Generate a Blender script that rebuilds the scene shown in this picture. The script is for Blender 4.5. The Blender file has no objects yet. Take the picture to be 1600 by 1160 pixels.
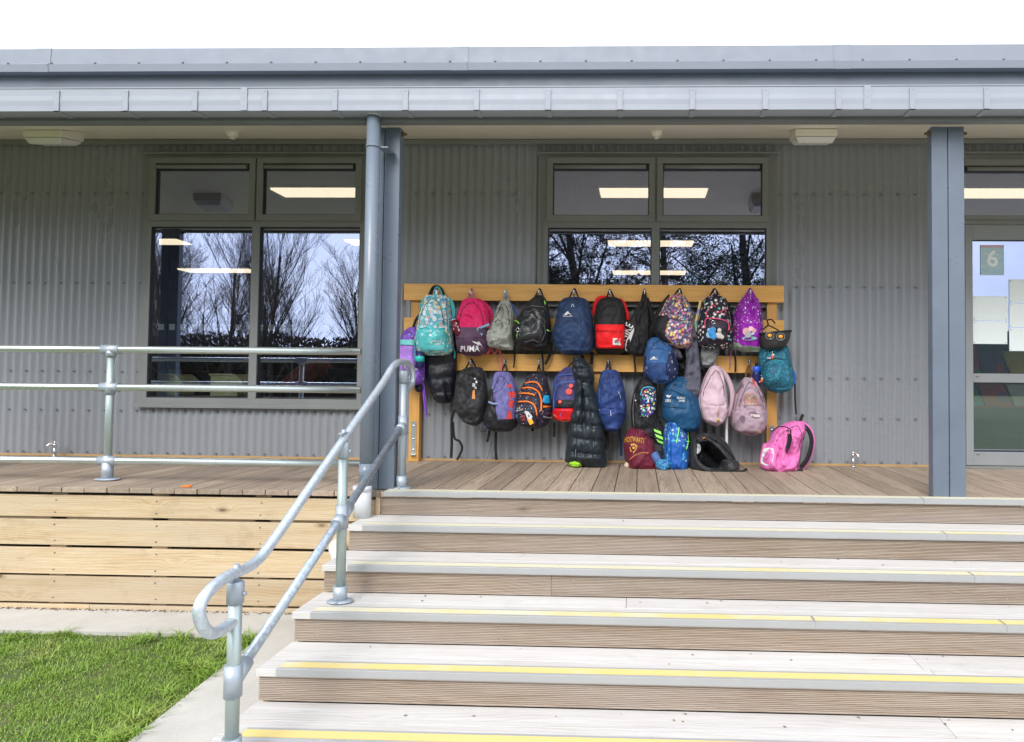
import bpy, math, random
from mathutils import Vector, Matrix, noise
R = math.radians
random.seed(7)
scene = bpy.context.scene
col = scene.collection

# ------------------------------------------------------------------ camera, sky, sun, exposure
F, PX, PY = 1028.56, 970.59, 563.03
YAW, PIT, ROL = 0.0286, 0.0295, 0.0094
CAM = Vector((-0.0425, -4.09, 0.7109))
cy_, sy_ = math.cos(YAW), math.sin(YAW)
cp_, sp_ = math.cos(PIT), math.sin(PIT)
cr_, sr_ = math.cos(ROL), math.sin(ROL)
right0 = Vector((cy_, sy_, 0)); fwd0 = Vector((-sy_, cy_, 0)); zz = Vector((0, 0, 1))
fwd = fwd0 * cp_ + zz * sp_
up = zz * cp_ - fwd0 * sp_
rt = right0 * cr_ + up * sr_
up2 = up * cr_ - right0 * sr_
cam_data = bpy.data.cameras.new('camera'); cam = bpy.data.objects.new('camera', cam_data); col.objects.link(cam)
M = Matrix((rt, up2, -fwd)).transposed().to_4x4(); M.translation = CAM
cam.matrix_world = M
cam_data.sensor_width = 36; cam_data.lens = 36 * F / 1600
cam_data.shift_x = (800 - PX) / 1600; cam_data.shift_y = -(580 - PY) / 1600
cam_data.clip_end = 2000; cam_data.clip_start = 0.05
scene.camera = cam

SUN_EL, SUN_AZ = R(38), R(194)      # azimuth clockwise from +Y; the sun stands behind the camera
world = bpy.data.worlds.new('World'); scene.world = world; world.use_nodes = True
nt = world.node_tree; nt.nodes.clear()
wo = nt.nodes.new('ShaderNodeOutputWorld'); bg = nt.nodes.new('ShaderNodeBackground'); bg.inputs['Strength'].default_value = 0.10
sky = nt.nodes.new('ShaderNodeTexSky'); sky.sky_type = 'NISHITA'; sky.sun_disc = False
sky.sun_elevation = SUN_EL; sky.sun_rotation = SUN_AZ; sky.air_density = 1.0; sky.dust_density = 1.5
tc = nt.nodes.new('ShaderNodeTexCoord'); mp = nt.nodes.new('ShaderNodeMapping'); mp.inputs['Scale'].default_value = (1, 1, 2.2)
mp.inputs['Location'].default_value = (0.4, 0.1, 0.3); mp.inputs['Rotation'].default_value = (0, 0, R(24))
nz = nt.nodes.new('ShaderNodeTexNoise'); nz.inputs['Scale'].default_value = 2.3; nz.inputs['Detail'].default_value = 7; nz.inputs['Roughness'].default_value = .55
cr = nt.nodes.new('ShaderNodeValToRGB'); cr.color_ramp.elements[0].position = .36; cr.color_ramp.elements[1].position = .55
cr.color_ramp.elements[0].color = (.52, .52, .52, 1)
mx = nt.nodes.new('ShaderNodeMix'); mx.data_type = 'RGBA'
mx.inputs[7].default_value = (10.6, 11.3, 12.6, 1)
L = nt.links.new
L(tc.outputs['Generated'], mp.inputs['Vector']); L(mp.outputs[0], nz.inputs['Vector']); L(nz.outputs['Fac'], cr.inputs[0])
L(cr.outputs[0], mx.inputs[0]); L(sky.outputs[0], mx.inputs[6]); L(mx.outputs[2], bg.inputs['Color']); L(bg.outputs[0], wo.inputs['Surface'])

sd = bpy.data.lights.new('sun', 'SUN'); sun = bpy.data.objects.new('sun', sd); col.objects.link(sun)
sd.energy = 1.7; sd.angle = R(32); sd.color = (1, .975, .94)
dirv = Vector((math.sin(SUN_AZ) * math.cos(SUN_EL), math.cos(SUN_AZ) * math.cos(SUN_EL), math.sin(SUN_EL)))
sun.rotation_euler = dirv.to_track_quat('Z', 'Y').to_euler(); sun.location = (0, -10, 12)
scene.view_settings.view_transform = 'Standard'; scene.view_settings.look = 'None'
scene.view_settings.exposure = 0.84; scene.view_settings.gamma = 1; scene.view_settings.use_curve_mapping = False
scene.render.engine = 'CYCLES'
scene.cycles.max_bounces = 8; scene.cycles.transparent_max_bounces = 12

# ------------------------------------------------------------------ helpers
def at(px, py, Y):
    """point on the vertical plane Y seen at a photograph pixel"""
    a, b = (px - PX) / F, (py - PY) / F
    u = cr_ * a + sr_ * b; w = -sr_ * a + cr_ * b
    y = cp_ + sp_ * w; z = sp_ - cp_ * w
    d = Vector((cy_ * u - sy_ * y, sy_ * u + cy_ * y, z))
    return CAM + d * ((Y - CAM.y) / d.y)

def origin(o):
    v = Vector((0, 0, 0))
    while o: v += o.location; o = o.parent
    return v

def tag(o, label=None, cat=None, group=None, kind=None):
    if label: o['label'] = label
    if cat: o['category'] = cat
    if group: o['group'] = group
    if kind: o['kind'] = kind
    return o

def thing(name, loc, label, cat, group=None):
    o = bpy.data.objects.new(name, None); col.objects.link(o); o.location = loc; o.empty_display_size = .1
    return tag(o, label, cat, group)

class MB:
    def __init__(s): s.v = []; s.f = []; s.s = []
    def quad(s, *p, smooth=False):
        n = len(s.v); s.v += [tuple(q) for q in p]; s.f.append(tuple(range(n, n + len(p)))); s.s.append(smooth); return s
    def box(s, x0, x1, y0, y1, z0, z1):
        n = len(s.v)
        s.v += [(x, y, z) for z in (z0, z1) for y in (y0, y1) for x in (x0, x1)]
        for q in ((0, 2, 3, 1), (4, 5, 7, 6), (0, 1, 5, 4), (2, 6, 7, 3), (0, 4, 6, 2), (1, 3, 7, 5)):
            s.f.append(tuple(n + i for i in q)); s.s.append(False)
        return s
    def ring(s, x0, x1, z0, z1, t, y0, y1):     # rectangular frame
        s.box(x0, x1, y0, y1, z1 - t, z1); s.box(x0, x1, y0, y1, z0, z0 + t)
        s.box(x0, x0 + t, y0, y1, z0 + t, z1 - t); s.box(x1 - t, x1, y0, y1, z0 + t, z1 - t); return s
    def tube(s, path, r, n=10, caps=True, smooth=True):
        P = [Vector(p) for p in path]; rs = r if isinstance(r, (list, tuple)) else [r] * len(P)
        base = len(s.v); ref = None
        for i, p in enumerate(P):
            t = (P[min(i + 1, len(P) - 1)] - P[max(i - 1, 0)]).normalized()
            if ref is None:
                ref = Vector((0, 0, 1)) if abs(t.z) < .9 else Vector((1, 0, 0))
            a = (ref - t * ref.dot(t)).normalized(); ref = a; b = t.cross(a)
            for k in range(n):
                th = 2 * math.pi * k / n
                s.v.append(tuple(p + (a * math.cos(th) + b * math.sin(th)) * rs[i]))
        for i in range(len(P) - 1):
            for k in range(n):
                k2 = (k + 1) % n
                s.f.append((base + i * n + k, base + i * n + k2, base + (i + 1) * n + k2, base + (i + 1) * n + k)); s.s.append(smooth)
        if caps:
            s.f.append(tuple(base + k for k in reversed(range(n)))); s.s.append(False)
            e = base + (len(P) - 1) * n; s.f.append(tuple(e + k for k in range(n))); s.s.append(False)
        return s
    def cyl(s, p0, p1, r, n=16): return s.tube([p0, p1], r, n)
    def ball(s, c, r, n=10, m=7, sq=(1, 1, 1)):
        c = Vector(c); b = len(s.v)
        for i in range(m + 1):
            ph = math.pi * i / m
            for k in range(n):
                th = 2 * math.pi * k / n
                s.v.append((c.x + r * sq[0] * math.sin(ph) * math.cos(th), c.y + r * sq[1] * math.sin(ph) * math.sin(th), c.z + r * sq[2] * math.cos(ph)))
        for i in range(m):
            for k in range(n):
                k2 = (k + 1) % n
                s.f.append((b + i * n + k, b + (i + 1) * n + k, b + (i + 1) * n + k2, b + i * n + k2)); s.s.append(True)
        return s
    def prism(s, pts, y0, y1):      # outline in x,z extruded in y
        n = len(pts); b = len(s.v)
        s.v += [(x, y0, z) for x, z in pts] + [(x, y1, z) for x, z in pts]
        s.f.append(tuple(b + i for i in range(n))); s.s.append(False)
        s.f.append(tuple(b + n + i for i in reversed(range(n)))); s.s.append(False)
        for i in range(n):
            j = (i + 1) % n
            s.f.append((b + i, b + n + i, b + n + j, b + j)); s.s.append(False)
        return s
    def sweepx(s, prof, x0, x1, closed=True):    # outline in y,z extruded along x
        n = len(prof); b = len(s.v)
        s.v += [(x0, y, z) for y, z in prof] + [(x1, y, z) for y, z in prof]
        for i in range(n if closed else n - 1):
            j = (i + 1) % n
            s.f.append((b + i, b + j, b + n + j, b + n + i)); s.s.append(False)
        if closed:
            s.f.append(tuple(b + i for i in reversed(range(n)))); s.s.append(False)
            s.f.append(tuple(b + n + i for i in range(n))); s.s.append(False)
        return s
    def ribbon(s, pts, w, th, ynorm=True):
        """flat strap: pts world, width across the path in the x-z plane, thickness in y"""
        P = [Vector(p) for p in pts]; b = len(s.v); ws = w if isinstance(w, (list, tuple)) else [w] * len(P)
        for i, p in enumerate(P):
            t = (P[min(i + 1, len(P) - 1)] - P[max(i - 1, 0)])
            side = Vector((-t.z, 0, t.x))
            side = side.normalized() * ws[i] / 2 if side.length > 1e-6 else Vector((ws[i] / 2, 0, 0))
            nrm = side.cross(t)
            nrm = nrm.normalized() * th / 2 if nrm.length > 1e-9 else Vector((0, th / 2, 0))
            s.v += [tuple(p - side - nrm), tuple(p + side - nrm), tuple(p + side + nrm), tuple(p - side + nrm)]
        for i in range(len(P) - 1):
            for k in range(4):
                k2 = (k + 1) % 4
                s.f.append((b + i * 4 + k, b + i * 4 + k2, b + i * 4 + 4 + k2, b + i * 4 + 4 + k)); s.s.append(k % 2 == 0)
        s.f.append((b, b + 1, b + 2, b + 3)); s.s.append(False)
        e = b + 4 * (len(P) - 1); s.f.append((e + 3, e + 2, e + 1, e)); s.s.append(False)
        return s
    def build(s, name, mat, parent=None, bevel=0, world=True):
        me = bpy.data.meshes.new(name)
        o0 = origin(parent) if (parent and world) else Vector((0, 0, 0))
        me.from_pydata([(x - o0.x, y - o0.y, z - o0.z) for x, y, z in s.v], [], s.f)
        me.polygons.foreach_set('use_smooth', s.s)
        me.materials.append(mat); me.update()
        o = bpy.data.objects.new(name, me); col.objects.link(o)
        if parent: o.parent = parent
        if bevel:
            b = o.modifiers.new('bevel', 'BEVEL'); b.width = bevel; b.segments = 2; b.limit_method = 'ANGLE'; b.angle_limit = R(40)
        return o

def smooth_path(pts, k=6):
    P = [Vector(p) for p in pts]
    if len(P) < 3: return P
    out = []
    for i in range(len(P) - 1):
        a = P[max(i - 1, 0)]; b = P[i]; c = P[i + 1]; d = P[min(i + 2, len(P) - 1)]
        for j in range(k):
            t = j / k
            out.append(.5 * ((2 * b) + (c - a) * t + (2 * a - 5 * b + 4 * c - d) * t * t + (3 * b - a - 3 * c + d) * t ** 3))
    out.append(P[-1]); return out

# ------------------------------------------------------------------ materials
class NT:
    def __init__(s, name):
        s.m = bpy.data.materials.new(name); s.m.use_nodes = True; s.t = s.m.node_tree
        s.b = s.t.nodes['Principled BSDF']; s.out = s.t.nodes['Material Output']
    def n(s, typ, **kw):
        n = s.t.nodes.new('ShaderNode' + typ)
        for k, v in kw.items():
            if k in n.inputs: n.inputs[k].default_value = v
            else: setattr(n, k, v)
        return n
    def l(s, a, b): s.t.links.new(a, b)
    def coord(s, scale=(1, 1, 1), rnd=False, loc=(0, 0, 0)):
        tc = s.n('TexCoord'); mp = s.n('Mapping'); mp.inputs['Scale'].default_value = scale; mp.inputs['Location'].default_value = loc
        if rnd:
            oi = s.n('ObjectInfo'); vm = s.n('VectorMath', operation='MULTIPLY'); vm.inputs[1].default_value = (37, 23, 41)
            s.l(oi.outputs['Random'], vm.inputs[0])
            va = s.n('VectorMath', operation='ADD'); s.l(tc.outputs['Object'], va.inputs[0]); s.l(vm.outputs[0], va.inputs[1])
            s.l(va.outputs[0], mp.inputs['Vector'])
        else: s.l(tc.outputs['Object'], mp.inputs['Vector'])
        return mp.outputs[0]
    def noise(s, vec, scale, detail=4, rough=.5, dist=0):
        n = s.n('TexNoise'); n.inputs['Scale'].default_value = scale; n.inputs['Detail'].default_value = detail
        n.inputs['Roughness'].default_value = rough; n.inputs['Distortion'].default_value = dist
        s.l(vec, n.inputs['Vector']); return n.outputs['Fac']
    def ramp(s, fac, stops, interp='LINEAR'):
        r = s.n('ValToRGB'); cr = r.color_ramp; cr.interpolation = interp
        while len(cr.elements) < len(stops): cr.elements.new(.5)
        for e, (p, c) in zip(cr.elements, stops):
            e.position = p; e.color = (*c, 1) if not isinstance(c, (int, float)) else (c, c, c, 1)
        s.l(fac, r.inputs[0]); return r.outputs[0]
    def mix(s, fac, a, b, mode='MIX'):
        m = s.n('Mix', data_type='RGBA', blend_type=mode)
        for i, v in ((0, fac), (6, a), (7, b)):
            if isinstance(v, (int, float)): m.inputs[i].default_value = v
            elif isinstance(v, (tuple, list)): m.inputs[i].default_value = (*v[:3], 1)
            else: s.l(v, m.inputs[i])
        return m.outputs[2]
    def math(s, op, a, b=0.0):
        m = s.n('Math', operation=op)
        for i, v in ((0, a), (1, b)):
            if isinstance(v, (int, float)): m.inputs[i].default_value = v
            else: s.l(v, m.inputs[i])
        return m.outputs[0]
    def bump(s, h, strength=.3, dist=.01, nrm=None):
        b = s.n('Bump'); b.inputs['Strength'].default_value = strength; b.inputs['Distance'].default_value = dist
        s.l(h, b.inputs['Height'])
        if nrm: s.l(nrm, b.inputs['Normal'])
        return b.outputs[0]
    def fin(s, color=None, rough=.5, metal=0, nrm=None, spec=None):
        for k, v in (('Base Color', color), ('Roughness', rough), ('Metallic', metal), ('Specular IOR Level', spec)):
            if v is None: continue
            if isinstance(v, (int, float)): s.b.inputs[k].default_value = v
            elif isinstance(v, tuple): s.b.inputs[k].default_value = (*v[:3], 1)
            else: s.l(v, s.b.inputs[k])
        if nrm: s.l(nrm, s.b.inputs['Normal'])
        return s.m

def paint(name, c, rough=.4, var=.06, metal=0, spec=None, bump=.0):
    t = NT(name); v = t.coord(); n = t.noise(v, 3.1, 5, .6)
    c1 = tuple(x * (1 - var) for x in c); c2 = tuple(min(1, x * (1 + var)) for x in c)
    nf = t.noise(v, 9, 3)
    return t.fin(t.ramp(n, [(.3, c1), (.7, c2)]), t.ramp(nf, [(.3, rough * (.85 if metal < .3 else .97)), (.7, min(1, rough * (1.15 if metal < .3 else 1.03)))]), metal, t.bump(n, bump, .01) if bump else None, spec)

def wood(name, c1, c2, c3, axis='X', gscale=1.0, rough=.65, knots=0.0, rnd=True, bumpv=.25, var=.25, stain=.0, gray=None):
    """sawn timber: growth rings cut lengthwise, fine fibre streaks, small knots that bend the grain"""
    t = NT(name)
    def ax(a, c): return {'X': (a, c, c), 'Y': (c, a, c), 'Z': (c, c, a)}[axis]
    v = t.coord((1, 1, 1), rnd)
    kv = t.coord(ax(2.6, 6), rnd)
    vo = t.n('TexVoronoi'); vo.inputs['Scale'].default_value = 1.0; t.l(kv, vo.inputs['Vector'])
    kd = t.ramp(vo.outputs['Distance'], [(.0, 1.0), (.30, 0.0)])
    warp = t.noise(t.coord(ax(.55 * gscale, 3.0 * gscale), rnd), 1.0, 3, .5)
    warp2 = t.noise(t.coord(ax(2.5, 9), rnd), 1.0, 3, .5)
    sp = t.n('SeparateXYZ'); t.l(v, sp.inputs[0])
    cross = t.math('ADD', sp.outputs['Z' if axis != 'Z' else 'X'], t.math('MULTIPLY', sp.outputs['Y' if axis != 'Y' else 'X'], .8))
    ph = t.math('ADD', t.math('MULTIPLY', cross, 420.0), t.math('ADD', t.math('MULTIPLY', warp, 90), t.math('MULTIPLY', warp2, 12)))
    if knots: ph = t.math('ADD', ph, t.math('MULTIPLY', kd, 16.0 * knots))
    ring = t.math('POWER', t.math('ADD', t.math('MULTIPLY', t.math('SINE', ph), .5), .5), 1.6)
    fine = t.noise(t.coord(ax(3.0, 130), rnd), 2.0, 5, .65)
    mid = t.noise(t.coord(ax(1.2, 22), rnd), 1.3, 5, .6)
    both = t.math('ADD', t.math('ADD', t.math('MULTIPLY', fine, .62), t.math('MULTIPLY', ring, -.09)), t.math('MULTIPLY', mid, .47))
    colr = t.ramp(both, [(.32, c1), (.48, c2), (.62, c3)])
    if rnd:
        oi = t.n('ObjectInfo'); r = t.ramp(oi.outputs['Random'], [(0, 1 - var), (1, 1 + var * .4)])
        colr = t.mix(1.0, colr, r, 'MULTIPLY')
    if gray:
        pn = t.noise(t.coord(ax(.9, 6), rnd), 1.2, 4, .6)
        colr = t.mix(t.ramp(pn, [(.4, 0.0), (.65, .6)]), colr, gray)
    if knots:
        sc = t.n('SeparateColor'); t.l(vo.outputs['Color'], sc.inputs[0])
        kk = t.math('MULTIPLY', t.ramp(vo.outputs['Distance'], [(.035, 1.0), (.07, .45), (.15, 0.0)]), t.math('GREATER_THAN', sc.outputs[0], .6))
        colr = t.mix(t.math('MULTIPLY', kk, knots), colr, tuple(x * .38 for x in c1))
    if stain:
        sn = t.noise(t.coord((2, 2, 2), rnd), 2.5, 6, .7)
        colr = t.mix(t.ramp(sn, [(.56, 0.0), (.74, stain)]), colr, tuple(x * .5 for x in c1))
    return t.fin(colr, rough, 0, t.bump(t.math('ADD', t.math('MULTIPLY', fine, 1.0), t.math('MULTIPLY', ring, .3)), bumpv, .003))

M_ = {}
# joinery and cladding
def cladding():
    t = NT('corrugated_paint'); v = t.coord((1, 1, .35)); n = t.noise(v, 2.0, 6, .6)
    c = t.ramp(n, [(.3, (.240, .253, .272)), (.7, (.258, .272, .292))])
    d = t.noise(t.coord((6, 6, .5)), 3, 4, .6)
    return t.fin(c, t.ramp(n, [(.3, .26), (.7, .34)]), 0, None, .75)
M_['clad'] = cladding()
M_['frame'] = paint('window_frame_grey', (.205, .215, .21), .38)
M_['door'] = paint('door_frame_grey', (.25, .265, .27), .38)
M_['roof'] = paint('roof_flashing_grey', (.245, .262, .305), .6, .03)
M_['gutter'] = paint('gutter_grey', (.31, .33, .375), .55, .03)
M_['upper'] = paint('upper_fascia_grey', (.17, .19, .225), .6, .04)
M_['fascia'] = paint('fascia_grey', (.16, .17, .165), .45)
M_['post'] = paint('post_blue_grey', (.13, .158, .20), .32, .12, bump=.05)
M_['pipe'] = paint('downpipe_blue_grey', (.17, .205, .25), .3, .05)
M_['pvc'] = paint('white_pvc', (.62, .63, .64), .3, .02)
def soffit_mat():
    t = NT('soffit_cream'); v = t.coord(); n = t.noise(v, 4, 6, .6)
    c = t.ramp(n, [(.3, (.78, .72, .58)), (.7, (.83, .775, .64))])
    vo = t.n('TexVoronoi'); vo.inputs['Scale'].default_value = 3.2; t.l(v, vo.inputs['Vector'])
    c = t.mix(t.ramp(vo.outputs['Distance'], [(.012, .8), (.03, 0.0)]), c, (.75, .72, .62))
    return t.fin(c, .35)
M_['soffit'] = soffit_mat()
M_['cream'] = paint('cream_plastic', (.70, .68, .55), .35, .03)
M_['black'] = paint('black_rubber', (.012, .012, .013), .5, .1)
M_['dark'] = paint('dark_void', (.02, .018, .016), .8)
M_['chrome'] = paint('chrome', (.75, .75, .76), .18, .03, 1)
M_['white'] = paint('white_paint', (.8, .8, .8), .5, .02)
def galv(nm='galvanised_steel', ca=(.50, .56, .62), cb=(.66, .72, .78), met=.6):
    t = NT(nm); v = t.coord((1, 1, 1)); n = t.noise(v, 55, 5, .6); n2 = t.noise(v, 6, 4, .6)
    vo = t.n('TexVoronoi'); vo.inputs['Scale'].default_value = 120; t.l(v, vo.inputs['Vector'])
    c = t.ramp(n, [(.3, ca), (.7, cb)])
    c = t.mix(.18, c, vo.outputs['Color'], 'SOFT_LIGHT')
    c = t.mix(t.ramp(n2, [(.5, 0.0), (.8, .35)]), c, (.36, .42, .40))
    return t.fin(c, t.ramp(n2, [(.3, .38), (.7, .5)]), met, t.bump(n, .03, .002))
M_['galv'] = galv()
M_['galv_post'] = paint('galvanised_post', (.42, .49, .47), .42, .15, .6, bump=.05)
M_['fitting'] = paint('cast_fitting', (.42, .47, .52), .5, .06, .55, bump=.1)
M_['alu_rail'] = paint('bright_rail', (.60, .66, .64), .28, .05, .8)
# timbers
M_['rack'] = wood('rack_pine', (.58, .285, .06), (.71, .365, .085), (.78, .44, .13), 'X', .8, .42, .6, True, .08, .10)
M_['rack_v'] = wood('rack_pine_upright', (.48, .245, .05), (.65, .335, .08), (.71, .40, .12), 'Z', .8, .42, .5, True, .08, .12)
M_['deck'] = wood('deck_weathered', (.18, .125, .085), (.35, .265, .19), (.47, .37, .285), 'Y', 1.0, .7, .5, True, .5, .32, .3, (.32, .255, .195))
M_['tread'] = wood('tread_bleached', (.44, .40, .36), (.54, .51, .475), (.60, .58, .555), 'X', 1.0, .75, .3, True, .2, .07, .15)
M_['riser'] = wood('riser_weathered', (.26, .19, .135), (.37, .285, .21), (.45, .37, .29), 'X', 1.0, .75, .6, True, .5, .16, .08, (.40, .34, .30))
M_['skirt'] = wood('skirt_pine', (.42, .28, .15), (.535, .395, .235), (.60, .48, .32), 'X', .7, .65, 1.0, True, .3, .22, .30, (.50, .41, .29))
M_['sill'] = wood('sill_pine', (.38, .22, .09), (.5, .32, .14), (.58, .38, .18), 'X', .7, .65, 0, True, .2)
M_['alu'] = paint('nosing_aluminium', (.41, .415, .415), .36, .05, .25)
def tape():
    t = NT('yellow_grip'); v = t.coord((1, 1, 1), False)
    n = t.noise(v, 2.2, 5, .7); n2 = t.noise(v, 90, 2)
    sx = t.n('SeparateXYZ'); t.l(v, sx.inputs[0])
    w = t.math('ADD', t.math('MULTIPLY', n, .55), t.math('SUBTRACT', .19, t.math('ADD', t.math('MULTIPLY', sx.outputs[0], -.03), t.math('MULTIPLY', sx.outputs[1], .20))))
    c = t.ramp(w, [(.36, (.62, .58, .42)), (.47, (.68, .53, .20))])
    return t.fin(c, .8, 0, t.bump(n2, .4, .002))
M_['tape'] = tape()
def concrete():
    t = NT('concrete'); v = t.coord(); n = t.noise(v, 1.5, 8, .65); n2 = t.noise(v, 60, 4)
    c = t.ramp(n, [(.3, (.38, .36, .325)), (.7, (.54, .52, .475))])
    c = t.mix(t.ramp(n2, [(.55, 0.0), (.75, .25)]), c, (.30, .28, .25))
    return t.fin(c, .8, 0, t.bump(n2, .25, .004))
M_['concrete'] = concrete()
def lawn():
    t = NT('lawn_ground'); v = t.coord(); n = t.noise(v, 1.3, 8, .7); n2 = t.noise(v, 35, 5)
    c = t.ramp(n, [(.3, (.06, .09, .02)), (.55, (.10, .12, .03)), (.75, (.20, .15, .075))])
    return t.fin(t.mix(.4, c, t.ramp(n2, [(.3, (.02, .035, .008)), (.7, (.09, .14, .03))])), .9, 0, t.bump(n2, .6, .02))
M_['lawn'] = lawn()
def blades():
    t = NT('grass_blade'); v = t.coord(); n = t.noise(v, 2.3, 5, .6); n2 = t.noise(v, 170, 1)
    c = t.ramp(n, [(.3, (.12, .24, .02)), (.53, (.20, .35, .03)), (.68, (.38, .38, .12))])
    c = t.mix(.55, c, t.ramp(n2, [(.3, (.07, .16, .012)), (.54, (.21, .36, .03)), (.70, (.44, .43, .18))]))
    m = t.fin(c, .5)
    t.b.inputs['Subsurface Weight'].default_value = .0
    return m
M_['blade'] = blades()

def fabric(name, c, rough=.58, var=.12, weave=.12, pattern=None, sheen=.02, scale=1.0, spec=.3, wrk=.35):
    t = NT(name); v = t.coord()
    n = t.noise(v, 9, 5, .6)
    base = t.ramp(n, [(.3, tuple(x * (1 - var) for x in c)), (.7, tuple(min(1, x * (1 + var)) for x in c))])
    if pattern: base = pattern(t, v, base)
    w = t.noise(v, 1100, 1); wr0 = t.noise(t.coord((1, 1, .6)), 13, 3, .55, 1.2); wr = t.math('ADD', t.math('MULTIPLY', t.math('ABSOLUTE', t.math('SUBTRACT', wr0, .5)), -2.2), t.math('MULTIPLY', t.noise(v, 40, 3), .08))
    nm = t.bump(wr, wrk, .012); nm = t.bump(w, weave, .001, nm)
    m = t.fin(base, rough, 0, nm, spec)
    t.b.inputs['Sheen Weight'].default_value = sheen; t.b.inputs['Sheen Roughness'].default_value = .5
    return m

def p_cells(colors, scale, thr=.45, petals=False, stretch=(1, 1, 1), dens=1.0):
    """printed blobs: voronoi cells of random colour on the ground colour"""
    def f(t, v, base):
        mp = t.n('Mapping'); mp.inputs['Scale'].default_value = stretch; t.l(v, mp.inputs['Vector'])
        wn = t.noise(mp.outputs[0], scale * 1.6, 2); sc = t.n('VectorMath', operation='SCALE'); t.l(mp.outputs[0], sc.inputs[0]); sc.inputs['Scale'].default_value = 1
        ad = t.n('VectorMath', operation='ADD'); t.l(sc.outputs[0], ad.inputs[0])
        nn = t.n('TexNoise'); nn.inputs['Scale'].default_value = scale * 1.7; t.l(mp.outputs[0], nn.inputs['Vector'])
        s2 = t.n('VectorMath', operation='SCALE'); t.l(nn.outputs['Color'], s2.inputs[0]); s2.inputs['Scale'].default_value = .45 / scale
        t.l(s2.outputs[0], ad.inputs[1])
        vo = t.n('TexVoronoi'); vo.inputs['Scale'].default_value = scale; t.l(ad.outputs[0], vo.inputs['Vector'])
        sep = t.n('SeparateColor'); t.l(vo.outputs['Color'], sep.inputs[0])
        k = len(colors)
        cr = t.ramp(sep.outputs[0], [(i / k, c) for i, c in enumerate(colors)], 'CONSTANT')
        m = t.ramp(vo.outputs['Distance'], [(thr * .85, 1.0), (thr, 0.0)])
        if dens < 1: m = t.math('MULTIPLY', m, t.math('LESS_THAN', sep.outputs[1], dens))
        res = t.mix(m, base, cr)
        if petals:
            m2 = t.ramp(vo.outputs['Distance'], [(thr * .3, 1.0), (thr * .38, 0.0)])
            cc = t.ramp(sep.outputs[2], [(i / k, c) for i, c in enumerate(colors[::-1])], 'CONSTANT')
            res = t.mix(m2, res, cc)
        return res
    return f
def seq(*fs):
    def f(t, v, b):
        for g in fs: b = g(t, v, b)
        return b
    return f

def glass_mat(name, wavy=False):
    t = NT(name); t.t.nodes.remove(t.b)
    tr = t.n('BsdfTransparent'); tr.inputs['Color'].default_value = (.95, .96, .95, 1)
    gl = t.n('BsdfGlossy'); gl.inputs['Roughness'].default_value = 0.0; gl.inputs['Color'].default_value = (.66, .74, 1.0, 1)
    fr = t.n('Fresnel'); fr.inputs['IOR'].default_value = 1.5
    fac = t.math('MINIMUM', t.math('ADD', t.math('MULTIPLY', fr.outputs[0], 1.6), .44), 1.0)
    mx = t.n('MixShader'); t.l(fac, mx.inputs[0]); t.l(tr.outputs[0], mx.inputs[1]); t.l(gl.outputs[0], mx.inputs[2])
    t.l(mx.outputs[0], t.out.inputs['Surface'])
    if wavy:
        v = t.coord((1.2, 1, 9)); n = t.noise(v, 2.2, 2, .5, .5)
        v3 = t.coord((2.2, 1, .6)); n3 = t.noise(v3, 1.5, 1)
        h = t.math('MULTIPLY', n, t.ramp(n3, [(.42, .05), (.6, 1.0)]))
        nb = t.bump(h, .014, .010); t.l(nb, gl.inputs['Normal'])
    else:
        pass
    return t.m
M_['glass'] = glass_mat('window_glass'); M_['glass_wavy'] = glass_mat('window_glass_wavy', True)
def emis(name, c, s):
    t = NT(name); t.b.inputs['Emission Color'].default_value = (*c, 1); t.b.inputs['Emission Strength'].default_value = s
    return t.fin(c, .5)
M_['panel'] = emis('lit_panel', (1, .84, .62), 1.15)

# ------------------------------------------------------------------ ground
def gz(y):
    if y > -.3: return -.79
    if y > -1.9: return -.79 - .11 * (-.3 - y) / 1.6
    return -.90
def sheet(name, x0, x1, ys, dz, mat, nx=1, edge=None):
    mb = MB(); xs = [x0 + (x1 - x0) * i / nx for i in range(nx + 1)]
    for a, b in zip(ys[:-1], ys[1:]):
        for i in range(nx):
            mb.quad((xs[i], a, gz(a) + dz), (xs[i + 1], a, gz(a) + dz), (xs[i + 1], b, gz(b) + dz), (xs[i], b, gz(b) + dz))
    return mb.build(name, mat)
tag(sheet('lawn', -400, 400, [-400, -60, -10, -1.9, -.3, 60, 400], 0, M_['lawn']), kind='structure')
# concrete path: strip along the deck skirt and a broad apron in front of the steps, one slab with real thickness
pm = MB()
def slab(x0, x1, ys, h=.022):
    for a, b in zip(ys[:-1], ys[1:]):
        A = (x0, a, gz(a) + h); B = (x1, a, gz(a) + h); C = (x1, b, gz(b) + h); D = (x0, b, gz(b) + h)
        pm.quad(A, B, C, D)
        lo = lambda p: (p[0], p[1], p[2] - .1)
        pm.quad(lo(A), A, D, lo(D)); pm.quad(B, lo(B), lo(C), C)
    a = ys[0]; pm.quad((x0, a, gz(a) + h), (x0, a, gz(a) - .08), (x1, a, gz(a) - .08), (x1, a, gz(a) + h))
    return
slab(-2.19, 8.5, [-6.5, -1.9, -.335]); slab(-9, 8.5, [-.335, -.3, .3])
tag(pm.build('concrete_path', M_['concrete']), kind='structure')
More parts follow.
